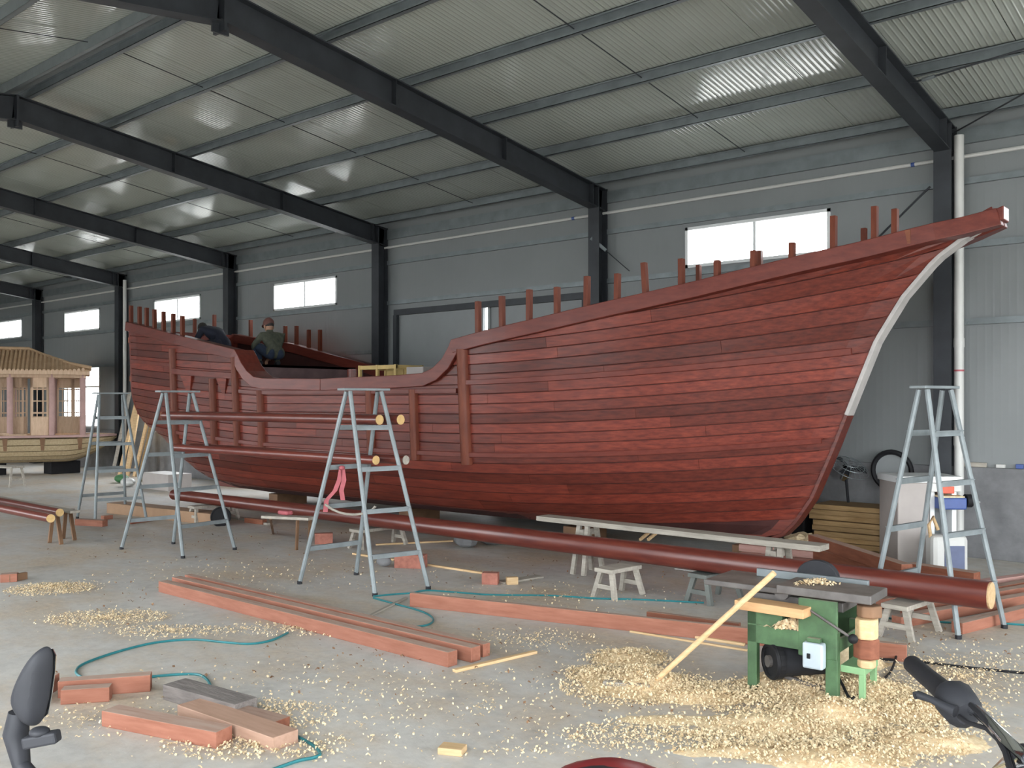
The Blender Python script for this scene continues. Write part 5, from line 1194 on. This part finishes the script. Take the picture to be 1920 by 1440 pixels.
# right bike: its right grip reaches into the frame
o_, i_ = G(1712, 1243, 1.085), G(1795, 1318, 1.06); rv = (o_ - i_); rv.z = 0; rv.normalize(); fw_ = Vector((-rv.y, rv.x, 0))
org = o_ - fw_ * .47 + Vector((-fw_.y, fw_.x, 0)) * .385; org.z = 0
_rb = bike(org, fw_, 'motorcycle parked at lower right, only its black grip, lever and chrome bar in view', M_REDP, sides=(1,))
rb_, RB_ = _rb
def PX(pts): return [GD(*p) for p in pts]
MB().tube(PX([(1706, 1241, 2.26), (1710, 1245, 2.25), (1745, 1275, 2.15), (1770, 1296, 2.08), (1784, 1306, 2.05)]), [.016, .021, .022, .024, .027], 14).build('grip', M_BLACK, rb_, True)
hs = MB().tube(PX([(1778, 1300, 2.06), (1790, 1312, 2.03), (1806, 1332, 1.98), (1813, 1340, 1.96)]), [.03, .044, .04, .022], 14).build('switch_housing', M_DARKG, rb_, True)
MB().box(tuple(GD(1790, 1296, 2.04) - Vector((.02, .02, .012))), tuple(GD(1790, 1296, 2.04) + Vector((.02, .02, .012)))).build('switch_button', M_BLACK, hs, bevel=.004)
MB().tube(PX([(1714, 1304, 2.03), (1722, 1303, 2.03), (1745, 1311, 2.0), (1770, 1324, 1.97), (1792, 1334, 1.95)]), [.008, .009, .0075, .009, .013], 10).build('brake_lever', M_DARKG, hs, True)
MB().tube(PX([(1808, 1325, 1.99), (1830, 1332, 1.95), (1855, 1355, 1.88), (1890, 1392, 1.78), (1930, 1425, 1.7)]) + [RB_(.46, 0, .95)], .0135, 12).build('chrome_bar', M_CHROME, rb_, True)
MB().tube(PX([(1806, 1330, 1.98), (1820, 1322, 1.96), (1840, 1340, 1.9), (1862, 1368, 1.84), (1885, 1410, 1.76), (1900, 1460, 1.7)]), .006, 8).build('throttle_cable', M_BLACK, rb_, True)
MB().tube(PX([(1795, 1340, 1.97), (1815, 1355, 1.93), (1850, 1366, 1.86), (1890, 1405, 1.78), (1910, 1470, 1.7)]), .005, 8).build('brake_hose', M_BLACK, rb_, True)
# left bike: one mirror, bar end and the top box reach into the frame
fw2 = -RT; lf2 = Vector((-fw2.y, fw2.x, 0)); mp = GD(60, 1300, 1.92); org2 = GD(60, 1300, 1.55) - fw2 * .5; org2.z = 0
bk2, B2 = bike(org2, fw2, 'motorcycle parked at the lower left, only its black mirror and bar end in view', M_BLACK, True, -.16)
dm = 1.93; out = [(90, 1210), (97, 1225), (95, 1260), (88, 1310), (80, 1352), (66, 1365), (50, 1361), (27, 1328), (29, 1300), (45, 1260), (65, 1225), (80, 1211)]
mb = MB(); c0 = Vector((0, 0, 0)); P_ = [GD(x, y, dm) for x, y in out]; c0 = sum(P_, Vector()) / len(P_); n = len(P_)
for f, sc in ((-.03, .55), (-.018, .88), (0, 1), (.014, .97)): mb.v += [c0 + (p - c0) * sc + FW * f + RT * f * .4 for p in P_]
for r_ in range(3):
    for i in range(n): mb.f.append((r_ * n + i, r_ * n + (i + 1) % n, (r_ + 1) * n + (i + 1) % n, (r_ + 1) * n + i))
mb.f += [tuple(reversed(range(n))), tuple(3 * n + i for i in range(n))]
mr = mb.build('mirror_shell', M_DARKG, bk2, True); ss = mr.modifiers.new('smooth', 'SUBSURF'); ss.levels = 2; ss.render_levels = 2; mr.data.shade_smooth()
gl = MB(); pg = [c0 + (p - c0) * .86 + FW * .0145 + RT * .006 for p in P_]; gl.prism(pg, FW * .003).build('mirror_glass', M_CHROME, mr)
MB().tube([GD(35, 1335, 1.94), GD(30, 1375, 1.94), GD(42, 1440, 1.94), B2(.5, -.24, .9)], [.02, .026, .018, .014], 10).build('mirror_stem', M_DARKG, bk2, True)
MB().bar(GD(46, 1392, 1.9), GD(110, 1380, 1.9), .03, .024).build('lever_perch', M_DARKG, bk2, bevel=.005); MB().ell(GD(74, 1372, 1.9), .02, .02, .01).build('perch_cap', M_DARKG, bk2, True)
